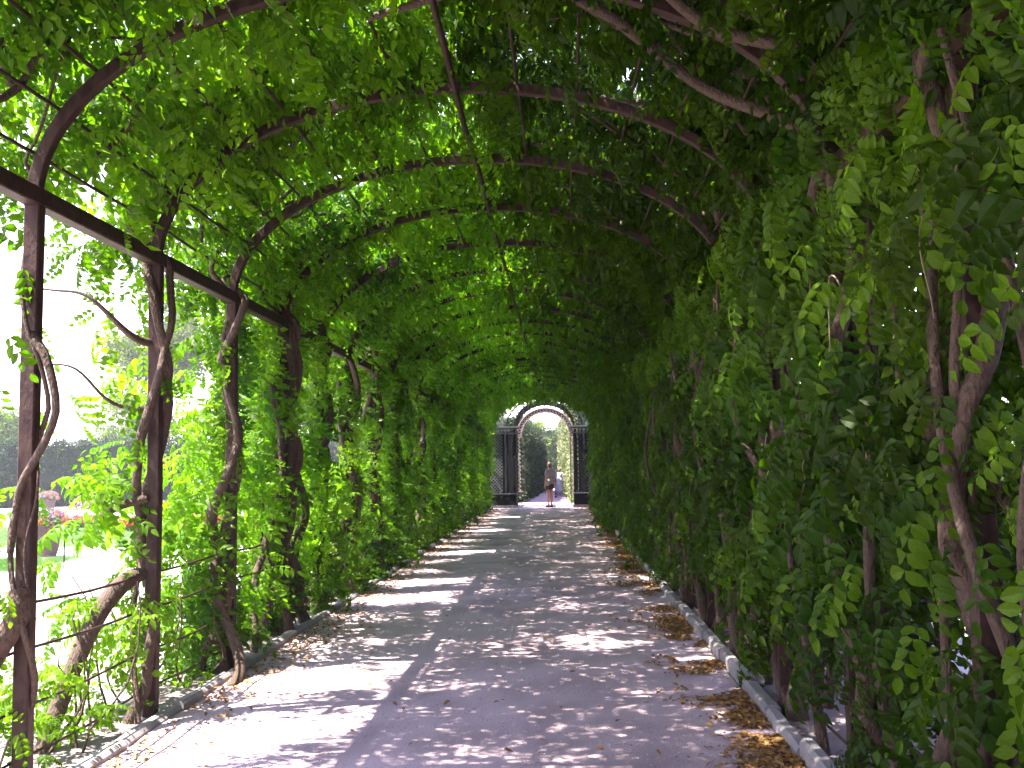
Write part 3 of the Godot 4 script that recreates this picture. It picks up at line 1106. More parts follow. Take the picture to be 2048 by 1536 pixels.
func build_gate():
	var x := -0.57
	var zf := -39.0
	var zr := -42.2
	var root := thing("lattice_gate", "dark green lattice pavilion gate with a round arch at the far end of the walk", "gate", Vector3(x, 0, zf))
	var zb := zr - zf
	for s in [-1.0, 1.0]:
		var pier := Node3D.new()
		pier.name = "pier"
		root.add_child(pier, true)
		pier.position = Vector3(s * 1.07, 0, 0)
		# plinth, frame, lattice and added dark backing of the front pier
		var st := new_st()
		box(st, Vector3(s * 0.78, 0.26, -0.14), Vector3(1.56, 0.52, 0.30))
		build(st, "plinth", M.gate, pier)
		st = new_st()
		box(st, Vector3(s * 0.78, 0.545, -0.14), Vector3(1.62, 0.05, 0.36))
		box(st, Vector3(s * 0.78, 0.06, 0.04), Vector3(1.62, 0.12, 0.05))
		build(st, "plinth_moulding", M.lattice, pier)
		for u in [0.045, 0.335, 0.48, 1.50]:
			st = new_st()
			box(st, Vector3(s * u, 1.70, -0.10), Vector3(0.075, 2.26, 0.075))
			build(st, "upright", M.gate, pier)
		st = new_st()
		lattice(st, Vector3(minf(s * 0.085, s * 0.298), 0.58, -0.09), Vector3.RIGHT, 0.213, 2.20, 0.16, 0.030)
		build(st, "lattice_panel", M.gate, pier).set_meta("kind", "stuff")
		st = new_st()
		lattice(st, Vector3(minf(s * 0.52, s * 1.46), 0.58, -0.09), Vector3.RIGHT, 0.94, 2.20, 0.125, 0.034)
		build(st, "lattice_panel", M.lattice, pier).set_meta("kind", "stuff")
		st = new_st()
		box(st, Vector3(s * 0.99, 1.68, -0.19), Vector3(0.94, 2.2, 0.02))
		build(st, "shade_board", M.gate, pier)  # dark sheet added to stand for the shaded pavilion interior
		# cornice with its row of small openings
		st = new_st()
		box(st, Vector3(s * 0.76, 2.815, -0.10), Vector3(1.62, 0.05, 0.16))
		box(st, Vector3(s * 0.76, 2.995, -0.08), Vector3(1.72, 0.05, 0.24))
		box(st, Vector3(s * 0.76, 3.050, -0.08), Vector3(1.80, 0.055, 0.30))
		build(st, "cornice", M.lattice, pier)
		for k in 11:
			st = new_st()
			box(st, Vector3(s * (0.06 + k * 0.14), 2.905, -0.10), Vector3(0.035, 0.125, 0.06))
			build(st, "cornice_block", M.gate, pier)
		# attic above the cornice
		st = new_st()
		for u in [0.50, 0.56, 1.50]:
			box(st, Vector3(s * u, 3.53, -0.07), Vector3(0.04, 0.90, 0.06))
		box(st, Vector3(s * 1.0, 4.0, -0.07), Vector3(1.1, 0.05, 0.12))
		build(st, "attic_frame", M.lattice, pier)
		st = new_st()
		lattice(st, Vector3(minf(s * 0.58, s * 1.48), 3.08, -0.06), Vector3.RIGHT, 0.90, 0.88, 0.125, 0.034)
		build(st, "lattice_panel", M.lattice, pier).set_meta("kind", "stuff")
		# the side wall of the passage
		st = new_st()
		lattice(st, Vector3(s * 0.06, 0.5, -0.22), Vector3.FORWARD, absf(zb) - 0.35, 2.4, 0.13, 0.04)
		build(st, "passage_lattice", M.gate, pier).set_meta("kind", "stuff")
		st = new_st()
		for k in 4:
			box(st, Vector3(s * 0.09, 1.45, -0.45 - k * 0.78), Vector3(0.07, 2.9, 0.07))
		box(st, Vector3(s * 0.09, 0.25, zb * 0.5), Vector3(0.06, 0.5, absf(zb) - 0.4))
		box(st, Vector3(s * 0.09, 2.92, zb * 0.5), Vector3(0.09, 0.06, absf(zb) - 0.4))
		build(st, "passage_frame", M.gate, pier)
		# rear jamb: narrow lattice strip, bounced sun put into its tan colour
		st = new_st()
		box(st, Vector3(s * 0.165, 1.36, zb), Vector3(0.10, 2.72, 0.09))
		box(st, Vector3(s * -0.07, 1.36, zb), Vector3(0.03, 2.72, 0.05))
		box(st, Vector3(s * 0.5, 1.5, zb - 0.03), Vector3(0.5, 3.0, 0.05))
		build(st, "rear_jamb", M.gate, pier)
		st = new_st()
		lattice(st, Vector3(minf(s * -0.05, s * 0.11), 0.58, zb + 0.01), Vector3.RIGHT, 0.16, 2.12, 0.16, 0.034)
		box(st, Vector3(s * 0.04, 2.745, zb + 0.02), Vector3(0.36, 0.045, 0.14))
		box(st, Vector3(s * 0.04, 0.55, zb + 0.02), Vector3(0.36, 0.05, 0.14))
		build(st, "rear_lattice", M.sunlit_lattice, pier)
	# front arch
	var arch_ := Node3D.new()
	arch_.name = "front_arch"
	root.add_child(arch_, true)
	arch_.position = Vector3(0, 3.06, -0.08)
	var st2 := new_st()
	ring(st2, Vector3.ZERO, 1.42, 1.12, 0.09, 0.05)
	ring(st2, Vector3.ZERO, 1.12, 0.97, 0.09, 0.05)
	build(st2, "arch_rim", M.gate, arch_)
	st2 = new_st()
	ring_lattice(st2, Vector3.ZERO, 1.14, 0.99, 1.40, 1.10, 22)
	build(st2, "arch_lattice", M.gate, arch_).set_meta("kind", "stuff")
	# barrel vault of thin laths, open to the sky
	st2 = new_st()
	for k in 17:
		var t := PI * k / 16.0
		var p := Vector3(-cos(t) * 1.13, 3.0 + sin(t) * 1.02, 0)
		var q := p * Vector3(1, 1, 0)
		bar(st2, [Vector3(p.x, p.y, -0.15), Vector3(q.x, q.y - 0.04, zb + 0.06)], 0.05, 0.014, Vector3(sin(t), cos(t), 0).normalized(), 0.001)
	for k in 15:
		var z := lerpf(-0.3, zb + 0.15, k / 14.0)
		ring(st2, Vector3(0, 2.99, z), 1.15, 1.035, 0.05, 0.014)
	build(st2, "vault_lath", M.gate, root).set_meta("kind", "stuff")
	# rear arch
	var rear := Node3D.new()
	rear.name = "rear_arch"
	root.add_child(rear, true)
	rear.position = Vector3(0, 2.77, zb)
	st2 = new_st()
	ring(st2, Vector3.ZERO, 1.17, 1.15, 0.09, 0.035)
	ring(st2, Vector3.ZERO, 0.99, 0.97, 0.09, 0.035)
	build(st2, "arch_rim", M.sunlit_lattice, rear)
	st2 = new_st()
	ring_lattice(st2, Vector3(0, 0, 0.02), 1.0, 0.98, 1.16, 1.14, 26)
	build(st2, "arch_lattice", M.sunlit_lattice, rear).set_meta("kind", "stuff")
	st2 = new_st()
	ring(st2, Vector3(0, 0, -0.06), 1.08, 1.06, 0.02, 0.15)
	build(st2, "arch_backing", M.gate, rear)

# ==================================================================== hedges and trees
func hedge(label: String, a: Vector3, b: Vector3, thick: float, hgt: float, col: Color, per: float, size := 1.0):
	var root := thing("hedge", label, "hedge", (a + b) * 0.5)
	var o: Vector3 = root.position
	var ax := (b - a).normalized()
	var nx := ax.cross(Vector3.UP).normalized()
	var L := a.distance_to(b)
	var st := new_st()
	box(st, Vector3(0, hgt * 0.5 - 0.1, 0), Vector3(thick - 0.35, hgt - 0.2, L - 0.2), Basis(nx, Vector3.UP, -ax))
	build(st, "hedge_core", M.hedge_core, root)
	var lists := [[], [], []]
	var area := L * hgt * 2.0 + L * thick
	for k in int(area * per):
		var u := rr(-L / 2, L / 2)
		var y := rr(0.0, hgt)
		var v := (thick / 2) * (1.0 if rng.randf() < 0.5 else -1.0) + rr(-0.14, 0.06)
		if rng.randf() < thick / (2.0 * hgt + thick):
			y = hgt + rr(-0.2, 0.08) + 0.12 * clump.get_noise_1d(u * 2.0 + a.x)
			v = rr(-thick / 2, thick / 2)
		var bump := 0.16 * clump.get_noise_2d(u * 1.5 + a.z, y * 1.5)
		var p := ax * u + nx * (v + bump * signf(v)) + Vector3.UP * y
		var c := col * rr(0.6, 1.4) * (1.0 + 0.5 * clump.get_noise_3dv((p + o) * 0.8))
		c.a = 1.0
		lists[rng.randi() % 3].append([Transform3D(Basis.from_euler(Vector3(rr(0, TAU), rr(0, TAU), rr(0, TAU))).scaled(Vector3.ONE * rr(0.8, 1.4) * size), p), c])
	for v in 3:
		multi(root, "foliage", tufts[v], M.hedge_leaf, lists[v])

func tree(label: String, at: Vector3, hgt: float, rad: float, col: Color, count: int):
	var root := thing("broadleaf_tree", label, "tree", at)
	var st := new_st()
	tube(st, wander(Vector3.ZERO, Vector3(rr(-0.3, 0.3), hgt * 0.75, rr(-0.3, 0.3)), 9, 0.3), taper(9, hgt * 0.028, hgt * 0.006), 9, 0.08)
	build(st, "trunk", M.bark_dark, root)
	st = new_st()
	var tips := []
	for k in 14:
		var y := hgt * rr(0.28, 0.7)
		var a := rr(0, TAU)
		var e := Vector3(cos(a) * rad * rr(0.5, 0.95), y + hgt * rr(0.08, 0.28), sin(a) * rad * rr(0.5, 0.95))
		tube(st, wander(Vector3(0, y, 0), e, 7, 0.4), taper(7, hgt * 0.010, 0.02), 6)
		tips.append(e)
		tips.append(Vector3(0, y, 0).lerp(e, 0.6) + rand_dir() * 0.6)
	tips.append(Vector3(0, hgt * 0.92, 0))
	build(st, "limb", M.bark_dark, root)
	var lists := [[], [], []]
	for k in count:
		var t: Vector3 = tips[rng.randi() % tips.size()]
		var p := t + rand_dir().normalized() * pow(rng.randf(), 0.45) * rad * 0.42 * Vector3(1, 0.75, 1)
		var c := col * rr(0.65, 1.35)
		c.a = 1.0
		lists[rng.randi() % 3].append([Transform3D(Basis.from_euler(Vector3(rr(0, TAU), rr(0, TAU), rr(0, TAU))).scaled(Vector3.ONE * rr(1.4, 2.6)), p), c])
	for v in 3:
		multi(root, "crown", tufts[v], M.leaf, lists[v])

func build_hedges():
	rng.seed = 21
	hedge("tall dark clipped hedge across the far side of the flower garden", Vector3(-40, 0, -40.0), Vector3(-10.0, 0, -53.5), 1.6, 3.0, Color(0.025, 0.055, 0.022), 20.0)
	hedge("shaded left hedge of the narrow walk beyond the lattice gate", Vector3(-2.45, 0, -44.5), Vector3(-1.75, 0, -66), 1.6, 3.6, Color(0.06, 0.09, 0.045), 26.0)  # its shade is also put into the darker leaf colour
	hedge("sunlit right hedge of the narrow walk beyond the lattice gate", Vector3(1.52, 0, -43.6), Vector3(1.02, 0, -72), 1.8, 4.4, Color(0.17, 0.20, 0.10), 26.0)  # its sunlight is also put into the paler leaf colour
	hedge("distant hedge closing the end of the narrow walk", Vector3(-6, 0, -78), Vector3(4, 0, -78), 1.6, 4.4, Color(0.08, 0.14, 0.04), 14.0)
	hedge("clipped hedge standing outside the right row of posts", Vector3(4.6, 0, 4), Vector3(4.6, 0, -42), 1.4, 1.9, Color(0.05, 0.09, 0.03), 9.0)
	tree("light green tree rising over the left hedge beyond the gate", Vector3(-2.9, 0, -74), 4.7, 2.0, Color(0.22, 0.30, 0.07), 900)
	tree("tall pale tree behind the garden hedge at its right end", Vector3(-17.5, 0, -62), 11.0, 4.0, Color(0.13, 0.22, 0.05), 1200)
	tree("tall slim pale tree behind the garden hedge, seen beside the second left post", Vector3(-22.3, 0, -56), 12.0, 3.0, Color(0.16, 0.22, 0.09), 1300)
	tree("tree with a narrow crown left of the pale garden statue", Vector3(-13.0, 0, -60), 9.0, 3.6, Color(0.10, 0.18, 0.05), 1100)
	tree("dark green tree seen low between the left row's posts", Vector3(-9.0, 0, -58), 10.0, 3.8, Color(0.08, 0.15, 0.04), 1200)
	tree("small hazy tree above the far left end of the garden hedge", Vector3(-34.0, 0, -60), 6.0, 3.0, Color(0.13, 0.20, 0.07), 900)
	tree("small hazy tree above the middle of the garden hedge", Vector3(-26.0, 0, -64), 5.2, 2.6, Color(0.13, 0.20, 0.07), 800)

# ==================================================================== flower pots, beds, stakes, statue
func build_garden():
	rng.seed = 33
	var n := 0
	for spec in [["brown urn of pink and orange flowers on the lawn by the nearest left post", Vector3(-9.75, 0.008, -19.4), 1.0], ["farther brown urn with a bushy pink plant before the garden hedge", Vector3(-18.9, 0.008, -37.6), 1.0]]:
		var root := thing("flower_urn", spec[0], "flower pot", spec[1], "flower urns on the lawns")
		var st := new_st()
		lathe(st, [Vector2(0.0, 0.0), Vector2(0.17, 0.0), Vector2(0.18, 0.05), Vector2(0.20, 0.10), Vector2(0.235, 0.35), Vector2(0.255, 0.50), Vector2(0.285, 0.52), Vector2(0.29, 0.58), Vector2(0.25, 0.585), Vector2(0.24, 0.53), Vector2(0.0, 0.52)], 22)
		build(st, "pot", M.pot, root)
		var lists := [[], [], []]
		var fl := []
		for k in 90:
			var dd := Vector3(rr(-1, 1), rr(0.0, 1), rr(-1, 1)).normalized() * pow(rng.randf(), 0.4)
			var p := Vector3(0, 0.60, 0) + dd * Vector3(0.34, 0.26, 0.34)
			lists[k % 3].append([Transform3D(Basis.from_euler(Vector3(rr(0, TAU), rr(0, TAU), 0)).scaled(Vector3.ONE * 0.6), p), Color(0.12, 0.20, 0.05)])
		for k in 60:
			var dd := Vector3(rr(-1, 1), rr(0.0, 1), rr(-1, 1)).normalized()
			var p := Vector3(0, 0.60, 0) + dd * Vector3(0.36, 0.28, 0.36)
			var c := Color(0.62, 0.18, 0.30) if rng.randf() < 0.45 else (Color(0.75, 0.20, 0.08) if rng.randf() < 0.5 else Color(0.42, 0.18, 0.55))
			fl.append([Transform3D(Basis.from_euler(Vector3(rr(0, TAU), rr(0, TAU), 0)).scaled(Vector3.ONE * 0.42), p), c])
		for v in 3:
			multi(root, "leafage", tufts[v], M.hedge_leaf, lists[v])
		multi(root, "blossom", tufts[0], M.petal, fl)
	# red bedding in the lawn, mauve strip before the hedge
	for spec in [["bright red flower bed in the lawn right of the second left post", Vector3(-10.7, 0.01, -28.6), Vector2(1.3, 1.5), Color(0.62, 0.05, 0.03), 420], ["small red flower bed in the lawn left of the second left post", Vector3(-13.9, 0.01, -29.4), Vector2(0.9, 0.5), Color(0.62, 0.06, 0.05), 120], ["mauve pink flower strip at the foot of the garden hedge", Vector3(-17.6, 0.01, -43.6), Vector2(3.0, 0.5), Color(0.55, 0.22, 0.42), 260]]:
		var root := thing("flower_bed", spec[0], "flower bed", spec[1])
		var gl := []
		var pl := []
		for k in spec[4]:
			var p := Vector3(rr(-spec[2].x, spec[2].x), rr(0.05, 0.16), rr(-spec[2].y, spec[2].y))
			gl.append([Transform3D(Basis.from_euler(Vector3(rr(0, TAU), rr(0, TAU), 0)).scaled(Vector3.ONE * 0.8), p), Color(0.06, 0.12, 0.03)])
			p = Vector3(rr(-spec[2].x, spec[2].x), rr(0.15, 0.27), rr(-spec[2].y, spec[2].y))
			pl.append([Transform3D(Basis.from_euler(Vector3(rr(0, TAU), rr(0, TAU), 0)).scaled(Vector3.ONE * 0.75), p), spec[3] * rr(0.8, 1.2)])
		multi(root, "leafage", tufts[1], M.hedge_leaf, gl)
		multi(root, "blossom", tufts[2], M.petal, pl)
	# thin iron stakes at the lawn edges
	var k := 0
	for spec in [["thin iron stake at the lawn edge in front of the brown urn", Vector3(-8.3, 0, -17.1), 0.46], ["thin iron stake at the lawn edge below the red flower bed", Vector3(-7.62, 0, -20.6), 0.50], ["taller thin iron stake at the photo's left edge", Vector3(-8.85, 0, -16.4), 0.90]]:
		var root := thing("lawn_stake", spec[0], "stake", spec[1], "iron stakes along the lawns")
		var st := new_st()
		tube(st, [Vector3(0, -0.05, 0), Vector3(0.004, spec[2] * 0.5, 0), Vector3(0.0, spec[2], 0)], [0.013, 0.012, 0.012], 8)
		build(st, "rod", M.gate, root)
		st = new_st()
		lathe(st, [Vector2(0.0, 0.0), Vector2(0.016, 0.004), Vector2(0.018, 0.016), Vector2(0.012, 0.03), Vector2(0.0, 0.034)], 10, Vector3(0, spec[2], 0))
		build(st, "knob", M.gate, root)
	# pale statue: draped figure on a low base
	var root := thing("garden_statue", "pale grey stone figure in a flared robe before the dark hedge", "statue", Vector3(-16.2, 0, -46.2))
	var st := new_st()
	box(st, Vector3(0, 0.06, 0), Vector3(0.95, 0.12, 0.7))
	build(st, "base", M.statue, root)
	st = new_st()
	nets(st, [[Vector3(0, 0.72, 0), Vector3(0, 0.95, 0), 0.17, 0.14], [Vector3(0, 0.15, 0), Vector3(0, 0.75, 0), 0.38, 0.18], [Vector3(0, 1.0, 0), Vector3(0, 1.25, 0), 0.14, 0.17], [Vector3(-0.17, 1.32, 0), Vector3(0.17, 1.32, 0), 0.075, 0.075], [Vector3(0, 1.38, 0), Vector3(0, 1.5, 0), 0.06, 0.055], [Vector3(0, 1.57, 0.01), Vector3(0, 1.62, 0.0), 0.10, 0.09], [Vector3(-0.19, 1.30, 0), Vector3(-0.29, 1.05, 0.05), 0.06, 0.05], [Vector3(-0.29, 1.05, 0.05), Vector3(-0.16, 0.90, 0.2), 0.05, 0.04], [Vector3(0.19, 1.30, 0), Vector3(0.28, 1.03, 0.03), 0.06, 0.05], [Vector3(0.28, 1.03, 0.03), Vector3(0.30, 0.78, 0.08), 0.05, 0.04], [Vector3(-0.22, 0.25, 0.15), Vector3(-0.12, 0.75, 0.08), 0.12, 0.08]], 0.03, 0.06)
	build(st, "figure", M.statue, root)

# ==================================================================== people
# surface nets of tapered capsules joined with a smooth minimum
func nets(st: SurfaceTool, bones: Array, cell: float, k: float):
	var lo := Vector3.ONE * 1e6
	var hi := -lo
	for b in bones:
		var r: float = maxf(b[2], b[3]) + cell * 2.0
		for e in [b[0], b[1]]:
			lo = lo.min(e - Vector3.ONE * r)
			hi = hi.max(e + Vector3.ONE * r)
	var n := Vector3i(((hi - lo) / cell).ceil()) + Vector3i.ONE
	var f := PackedFloat32Array()
	f.resize(n.x * n.y * n.z)
	f.fill(1.0)
	for b in bones:
		var r: float = maxf(b[2], b[3]) + cell * 2.0 + k
		var a0: Vector3 = b[0]
		var ab: Vector3 = b[1] - b[0]
		var den := maxf(ab.length_squared(), 1e-9)
		var l0 := Vector3i(((a0.min(b[1]) - Vector3.ONE * r - lo) / cell).floor()).clamp(Vector3i.ZERO, n - Vector3i.ONE)
		var l1 := Vector3i(((a0.max(b[1]) + Vector3.ONE * r - lo) / cell).ceil()).clamp(Vector3i.ZERO, n - Vector3i.ONE)
		for z in range(l0.z, l1.z + 1):
			for y in range(l0.y, l1.y + 1):
				for x in range(l0.x, l1.x + 1):
					var p := lo + Vector3(x, y, z) * cell
					var t := clampf((p - a0).dot(ab) / den, 0.0, 1.0)
					var d := p.distance_to(a0 + ab * t) - lerpf(b[2], b[3], t)
					var at := x + n.x * (y + n.y * z)
					var e := f[at]
					var h := maxf(k - absf(e - d), 0.0) / k
					f[at] = minf(e, d) - h * h * k * 0.25
	var vert := {}
	var norm := {}
	var corner := [Vector3i(0, 0, 0), Vector3i(1, 0, 0), Vector3i(0, 1, 0), Vector3i(1, 1, 0), Vector3i(0, 0, 1), Vector3i(1, 0, 1), Vector3i(0, 1, 1), Vector3i(1, 1, 1)]
	for z in n.z - 1:
		for y in n.y - 1:
			for x in n.x - 1:
				var base := x + n.x * (y + n.y * z)
				var s := 0
				var val := []
				for c in corner:
					var q: float = f[base + c.x + n.x * (c.y + n.y * c.z)]
					val.append(q)
					if q < 0.0: s += 1
				if s == 0 or s == 8: continue
				var sum := Vector3.ZERO
				var m := 0
				for i in 8:
					for ax in [1, 2, 4]:
						if i & ax: continue
						var j: int = i | ax
						if (val[i] < 0.0) != (val[j] < 0.0):
							var t: float = val[i] / (val[i] - val[j])
							sum += Vector3(corner[i]).lerp(Vector3(corner[j]), t)
							m += 1
				vert[base] = lo + (Vector3(x, y, z) + sum / m) * cell
				norm[base] = Vector3(val[1] + val[3] + val[5] + val[7] - val[0] - val[2] - val[4] - val[6], val[2] + val[3] + val[6] + val[7] - val[0] - val[1] - val[4] - val[5], val[4] + val[5] + val[6] + val[7] - val[0] - val[1] - val[2] - val[3]).normalized()
	var step := [1, n.x, n.x * n.y]
	for base in vert:
		for ax in 3:
			var nb: int = base + step[ax]
			if nb >= f.size() or (f[base] < 0.0) == (f[nb] < 0.0): continue
			var u: int = step[(ax + 1) % 3]
			var v: int = step[(ax + 2) % 3]
			var q := [base, base - u, base - u - v, base - v]
			var ok := true
			for w in q:
				if not vert.has(w): ok = false
			if not ok: continue
			tri(st, vert[q[0]], vert[q[1]], vert[q[2]], norm[q[0]], norm[q[1]], norm[q[2]])
			tri(st, vert[q[0]], vert[q[2]], vert[q[3]], norm[q[0]], norm[q[2]], norm[q[3]])

func hand_bones(w: Vector3, dir: Vector3, thumb: Vector3) -> Array:
	# palm, four unequal curled fingers and a thumb from the side of the palm
	var side := thumb.normalized()
	var curl := dir.cross(side).normalized()
	var out := [[w, w + dir * 0.085, 0.026, 0.030]]
	var lens := [0.072, 0.080, 0.075, 0.058]
	for k in 4:
		var o := w + dir * 0.088 + side * (0.027 - 0.018 * k)
		var m: Vector3 = o + dir * lens[k] * 0.55 + curl * 0.008
		out.append([o, m, 0.0088, 0.0082])
		out.append([m, m + (dir * 0.8 + curl * 0.6).normalized() * lens[k] * 0.5, 0.0082, 0.007])
	out.append([w + dir * 0.025 + side * 0.02, w + dir * 0.06 + side * 0.05, 0.012, 0.0095])
	out.append([w + dir * 0.06 + side * 0.05, w + dir * 0.092 + side * 0.052 + curl * 0.01, 0.0095, 0.008])
	return out

func build_people():
	# ---- the woman standing in the gateway, seen from behind (facing -z), slightly turned
	var p := thing("person", "person in a loose pale sleeveless top and dark shorts standing in the gateway", "person", Vector3(-0.40, 0.012, -39.5))
	p.rotation.y = 0.6
	p.scale = Vector3(0.9, 1.0, 0.9)
	var body := [
		[Vector3(-0.085, 0.90, 0.0), Vector3(-0.082, 0.50, -0.01), 0.092, 0.056], [Vector3(-0.082, 0.50, -0.01), Vector3(-0.083, 0.33, 0.02), 0.052, 0.054], [Vector3(-0.083, 0.33, 0.02), Vector3(-0.080, 0.09, 0.02), 0.054, 0.034],
		[Vector3(0.085, 0.90, 0.0), Vector3(0.078, 0.50, -0.015), 0.092, 0.056], [Vector3(0.078, 0.50, -0.015), Vector3(0.076, 0.33, 0.015), 0.052, 0.054], [Vector3(0.076, 0.33, 0.015), Vector3(0.075, 0.09, 0.01), 0.054, 0.034],
		[Vector3(-0.06, 0.96, 0.02), Vector3(0.06, 0.96, 0.02), 0.115, 0.115], [Vector3(0, 0.98, 0), Vector3(0, 1.14, 0), 0.115, 0.105], [Vector3(-0.05, 1.20, 0), Vector3(0.05, 1.20, 0), 0.105, 0.105], [Vector3(-0.10, 1.32, 0.01), Vector3(0.10, 1.32, 0.01), 0.080, 0.080],
		[Vector3(-0.155, 1.37, 0), Vector3(-0.21, 1.10, 0.02), 0.048, 0.038], [Vector3(-0.21, 1.10, 0.02), Vector3(-0.205, 0.87, -0.05), 0.036, 0.026],
		[Vector3(0.155, 1.37, 0), Vector3(0.215, 1.10, 0.03), 0.048, 0.038], [Vector3(0.215, 1.10, 0.03), Vector3(0.225, 0.86, -0.01), 0.036, 0.026],
		[Vector3(0, 1.38, 0), Vector3(0, 1.50, -0.01), 0.052, 0.048],
		[Vector3(0, 1.56, -0.02), Vector3(0, 1.61, -0.005), 0.072, 0.086], [Vector3(0, 1.535, -0.06), Vector3(0, 1.54, -0.065), 0.045, 0.04], [Vector3(0, 1.575, -0.10), Vector3(0, 1.56, -0.112), 0.013, 0.014],
		[Vector3(-0.080, 1.585, 0), Vector3(-0.083, 1.56, 0), 0.016, 0.012], [Vector3(0.080, 1.585, 0), Vector3(0.083, 1.56, 0), 0.016, 0.012],
	]
	body += hand_bones(Vector3(-0.205, 0.86, -0.052), Vector3(0.02, -0.98, -0.15).normalized(), Vector3(0.1, 0, -1))
	body += hand_bones(Vector3(0.225, 0.85, -0.01), Vector3(0.02, -0.99, -0.05).normalized(), Vector3(-0.1, 0, -1))
	var st := new_st()
	nets(st, body, 0.012, 0.018)
	build(st, "body", M.skin, p)
	st = new_st()
	nets(st, [[Vector3(-0.10, 1.36, 0.01), Vector3(0.10, 1.36, 0.01), 0.086, 0.086], [Vector3(-0.09, 1.2, 0.02), Vector3(0.09, 1.2, 0.02), 0.12, 0.12], [Vector3(-0.09, 0.98, 0.02), Vector3(0.09, 0.98, 0.02), 0.138, 0.138], [Vector3(-0.10, 0.90, 0.02), Vector3(0.10, 0.90, 0.02), 0.128, 0.128], [Vector3(-0.15, 1.38, 0), Vector3(-0.19, 1.26, 0.01), 0.062, 0.064], [Vector3(0.15, 1.38, 0), Vector3(0.19, 1.26, 0.01), 0.062, 0.064]], 0.012, 0.03)
	build(st, "top", M.top, p)
	st = new_st()
	nets(st, [[Vector3(-0.055, 0.86, 0.02), Vector3(0.055, 0.86, 0.02), 0.128, 0.128], [Vector3(-0.09, 0.86, 0.005), Vector3(-0.088, 0.74, 0.0), 0.108, 0.100], [Vector3(0.09, 0.86, 0.005), Vector3(0.087, 0.74, 0.0), 0.108, 0.100]], 0.012, 0.02)
	build(st, "shorts", M.shorts, p)
	st = new_st()
	nets(st, [[Vector3(0, 1.60, 0.012), Vector3(0, 1.635, 0.0), 0.098, 0.088], [Vector3(-0.03, 1.53, 0.05), Vector3(0.03, 1.50, 0.05), 0.055, 0.05], [Vector3(0.0, 1.60, 0.095), Vector3(0.0, 1.615, 0.10), 0.050, 0.05]], 0.012, 0.02)
	build(st, "hair", M.hair, p)
	for s in [-1.0, 1.0]:
		st = new_st()
		nets(st, [[Vector3(s * 0.078, 0.045, 0.045), Vector3(s * 0.09, 0.035, -0.14), 0.040, 0.034], [Vector3(s * 0.078, 0.03, 0.04), Vector3(s * 0.092, 0.022, -0.16), 0.030, 0.026]], 0.012, 0.02)
		build(st, "shoe", M.shoe, p)
	# ---- dark red bag that hangs from her right hand
	var bag := thing("handbag", "small dark red bag hanging beside the bare legs in the gateway", "bag", Vector3(-0.18, 0.30, -39.58))
	st = new_st()
	nets(st, [[Vector3(0, 0.10, -0.08), Vector3(0, 0.10, 0.08), 0.05, 0.05], [Vector3(0, 0.22, -0.07), Vector3(0, 0.22, 0.07), 0.045, 0.045]], 0.014, 0.05)
	build(st, "pouch", M.bag_red, bag)
	st = new_st()
	tube(st, [Vector3(0, 0.25, -0.07), Vector3(0, 0.38, -0.04), Vector3(0, 0.445, 0.0), Vector3(0, 0.38, 0.04), Vector3(0, 0.25, 0.07)], [0.008, 0.008, 0.008, 0.008, 0.008], 7)
	build(st, "strap", M.bag_red, bag)
	# ---- a second person further along the walk, in a long pale dress, a little stooped
	var q := thing("person", "person in a long lilac grey dress walking away beyond the gate", "person", Vector3(-0.06, 0.01, -53.0))
	q.rotation.y = -0.15
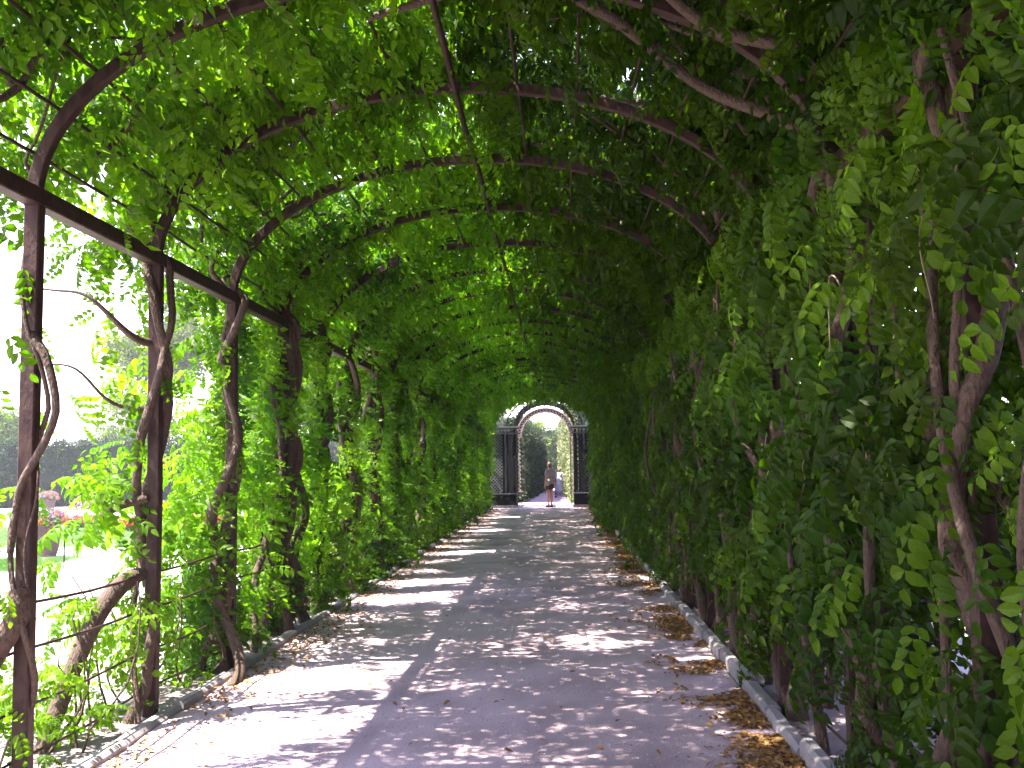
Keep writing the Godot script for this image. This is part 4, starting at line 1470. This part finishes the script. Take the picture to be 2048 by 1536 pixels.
	var b2 := [
		[Vector3(-0.08, 0.72, 0), Vector3(-0.08, 0.40, -0.02), 0.085, 0.052], [Vector3(-0.08, 0.40, -0.02), Vector3(-0.08, 0.08, 0.04), 0.05, 0.033], [Vector3(0.08, 0.72, 0), Vector3(0.08, 0.40, 0.02), 0.085, 0.052], [Vector3(0.08, 0.40, 0.02), Vector3(0.08, 0.08, 0.02), 0.05, 0.033],
		[Vector3(-0.08, 0.05, 0.05), Vector3(-0.085, 0.03, -0.12), 0.038, 0.03], [Vector3(0.08, 0.05, 0.03), Vector3(0.085, 0.03, -0.13), 0.038, 0.03],
		[Vector3(-0.05, 0.80, 0), Vector3(0.05, 0.80, 0), 0.12, 0.12], [Vector3(0, 0.85, 0), Vector3(0, 1.05, -0.06), 0.12, 0.12], [Vector3(-0.11, 1.12, -0.09), Vector3(0.11, 1.12, -0.09), 0.08, 0.08],
		[Vector3(-0.16, 1.14, -0.09), Vector3(-0.22, 0.92, -0.10), 0.05, 0.038], [Vector3(-0.22, 0.92, -0.10), Vector3(-0.19, 0.76, -0.24), 0.036, 0.027], [Vector3(0.16, 1.14, -0.09), Vector3(0.23, 0.92, -0.06), 0.05, 0.038], [Vector3(0.23, 0.92, -0.06), Vector3(0.24, 0.72, -0.10), 0.036, 0.027],
		[Vector3(0, 1.16, -0.10), Vector3(0, 1.24, -0.14), 0.05, 0.047], [Vector3(0, 1.30, -0.17), Vector3(0, 1.34, -0.155), 0.070, 0.084], [Vector3(0, 1.27, -0.22), Vector3(0, 1.27, -0.225), 0.043, 0.04], [Vector3(0, 1.31, -0.258), Vector3(0, 1.30, -0.27), 0.013, 0.014],
	]
	b2 += hand_bones(Vector3(-0.19, 0.755, -0.245), Vector3(0.1, -0.8, -0.5).normalized(), Vector3(1, 0, 0))
	b2 += hand_bones(Vector3(0.24, 0.71, -0.10), Vector3(0, -0.99, -0.1).normalized(), Vector3(-0.1, 0, -1))
	st = new_st()
	nets(st, b2, 0.013, 0.018)
	build(st, "body", M.skin, q)
	st = new_st()
	nets(st, [[Vector3(0, 0.30, 0), Vector3(0, 0.80, 0), 0.24, 0.15], [Vector3(-0.05, 0.82, 0), Vector3(0.05, 0.82, 0), 0.135, 0.135], [Vector3(0, 0.88, 0), Vector3(0, 1.05, -0.06), 0.135, 0.13], [Vector3(-0.11, 1.13, -0.09), Vector3(0.11, 1.13, -0.09), 0.088, 0.088], [Vector3(-0.16, 1.14, -0.09), Vector3(-0.20, 1.0, -0.09), 0.062, 0.056], [Vector3(0.16, 1.14, -0.09), Vector3(0.21, 1.0, -0.07), 0.062, 0.056]], 0.015, 0.03)
	build(st, "dress", M.dress, q)
	st = new_st()
	nets(st, [[Vector3(0, 1.335, -0.145), Vector3(0, 1.36, -0.15), 0.09, 0.085], [Vector3(0, 1.27, -0.11), Vector3(0, 1.29, -0.10), 0.05, 0.05]], 0.013, 0.02)
	build(st, "hair", M.hair, q)
	var bag2 := thing("shoulder_bag", "dark shoulder bag at the left side of the person in lilac", "bag", Vector3(-0.31, 0.72, -52.98))
	st = new_st()
	nets(st, [[Vector3(0, 0.08, -0.12), Vector3(0, 0.08, 0.12), 0.09, 0.09], [Vector3(0, 0.24, -0.10), Vector3(0, 0.24, 0.10), 0.075, 0.075]], 0.02, 0.06)
	build(st, "pouch", M.bag, bag2)
	st = new_st()
	tube(st, [Vector3(0, 0.28, -0.1), Vector3(0.06, 0.42, -0.08), Vector3(0.11, 0.50, -0.06), Vector3(0.06, 0.40, 0.04), Vector3(0, 0.28, 0.1)], [0.012, 0.012, 0.012, 0.012, 0.012], 7)
	build(st, "strap", M.bag, bag2)
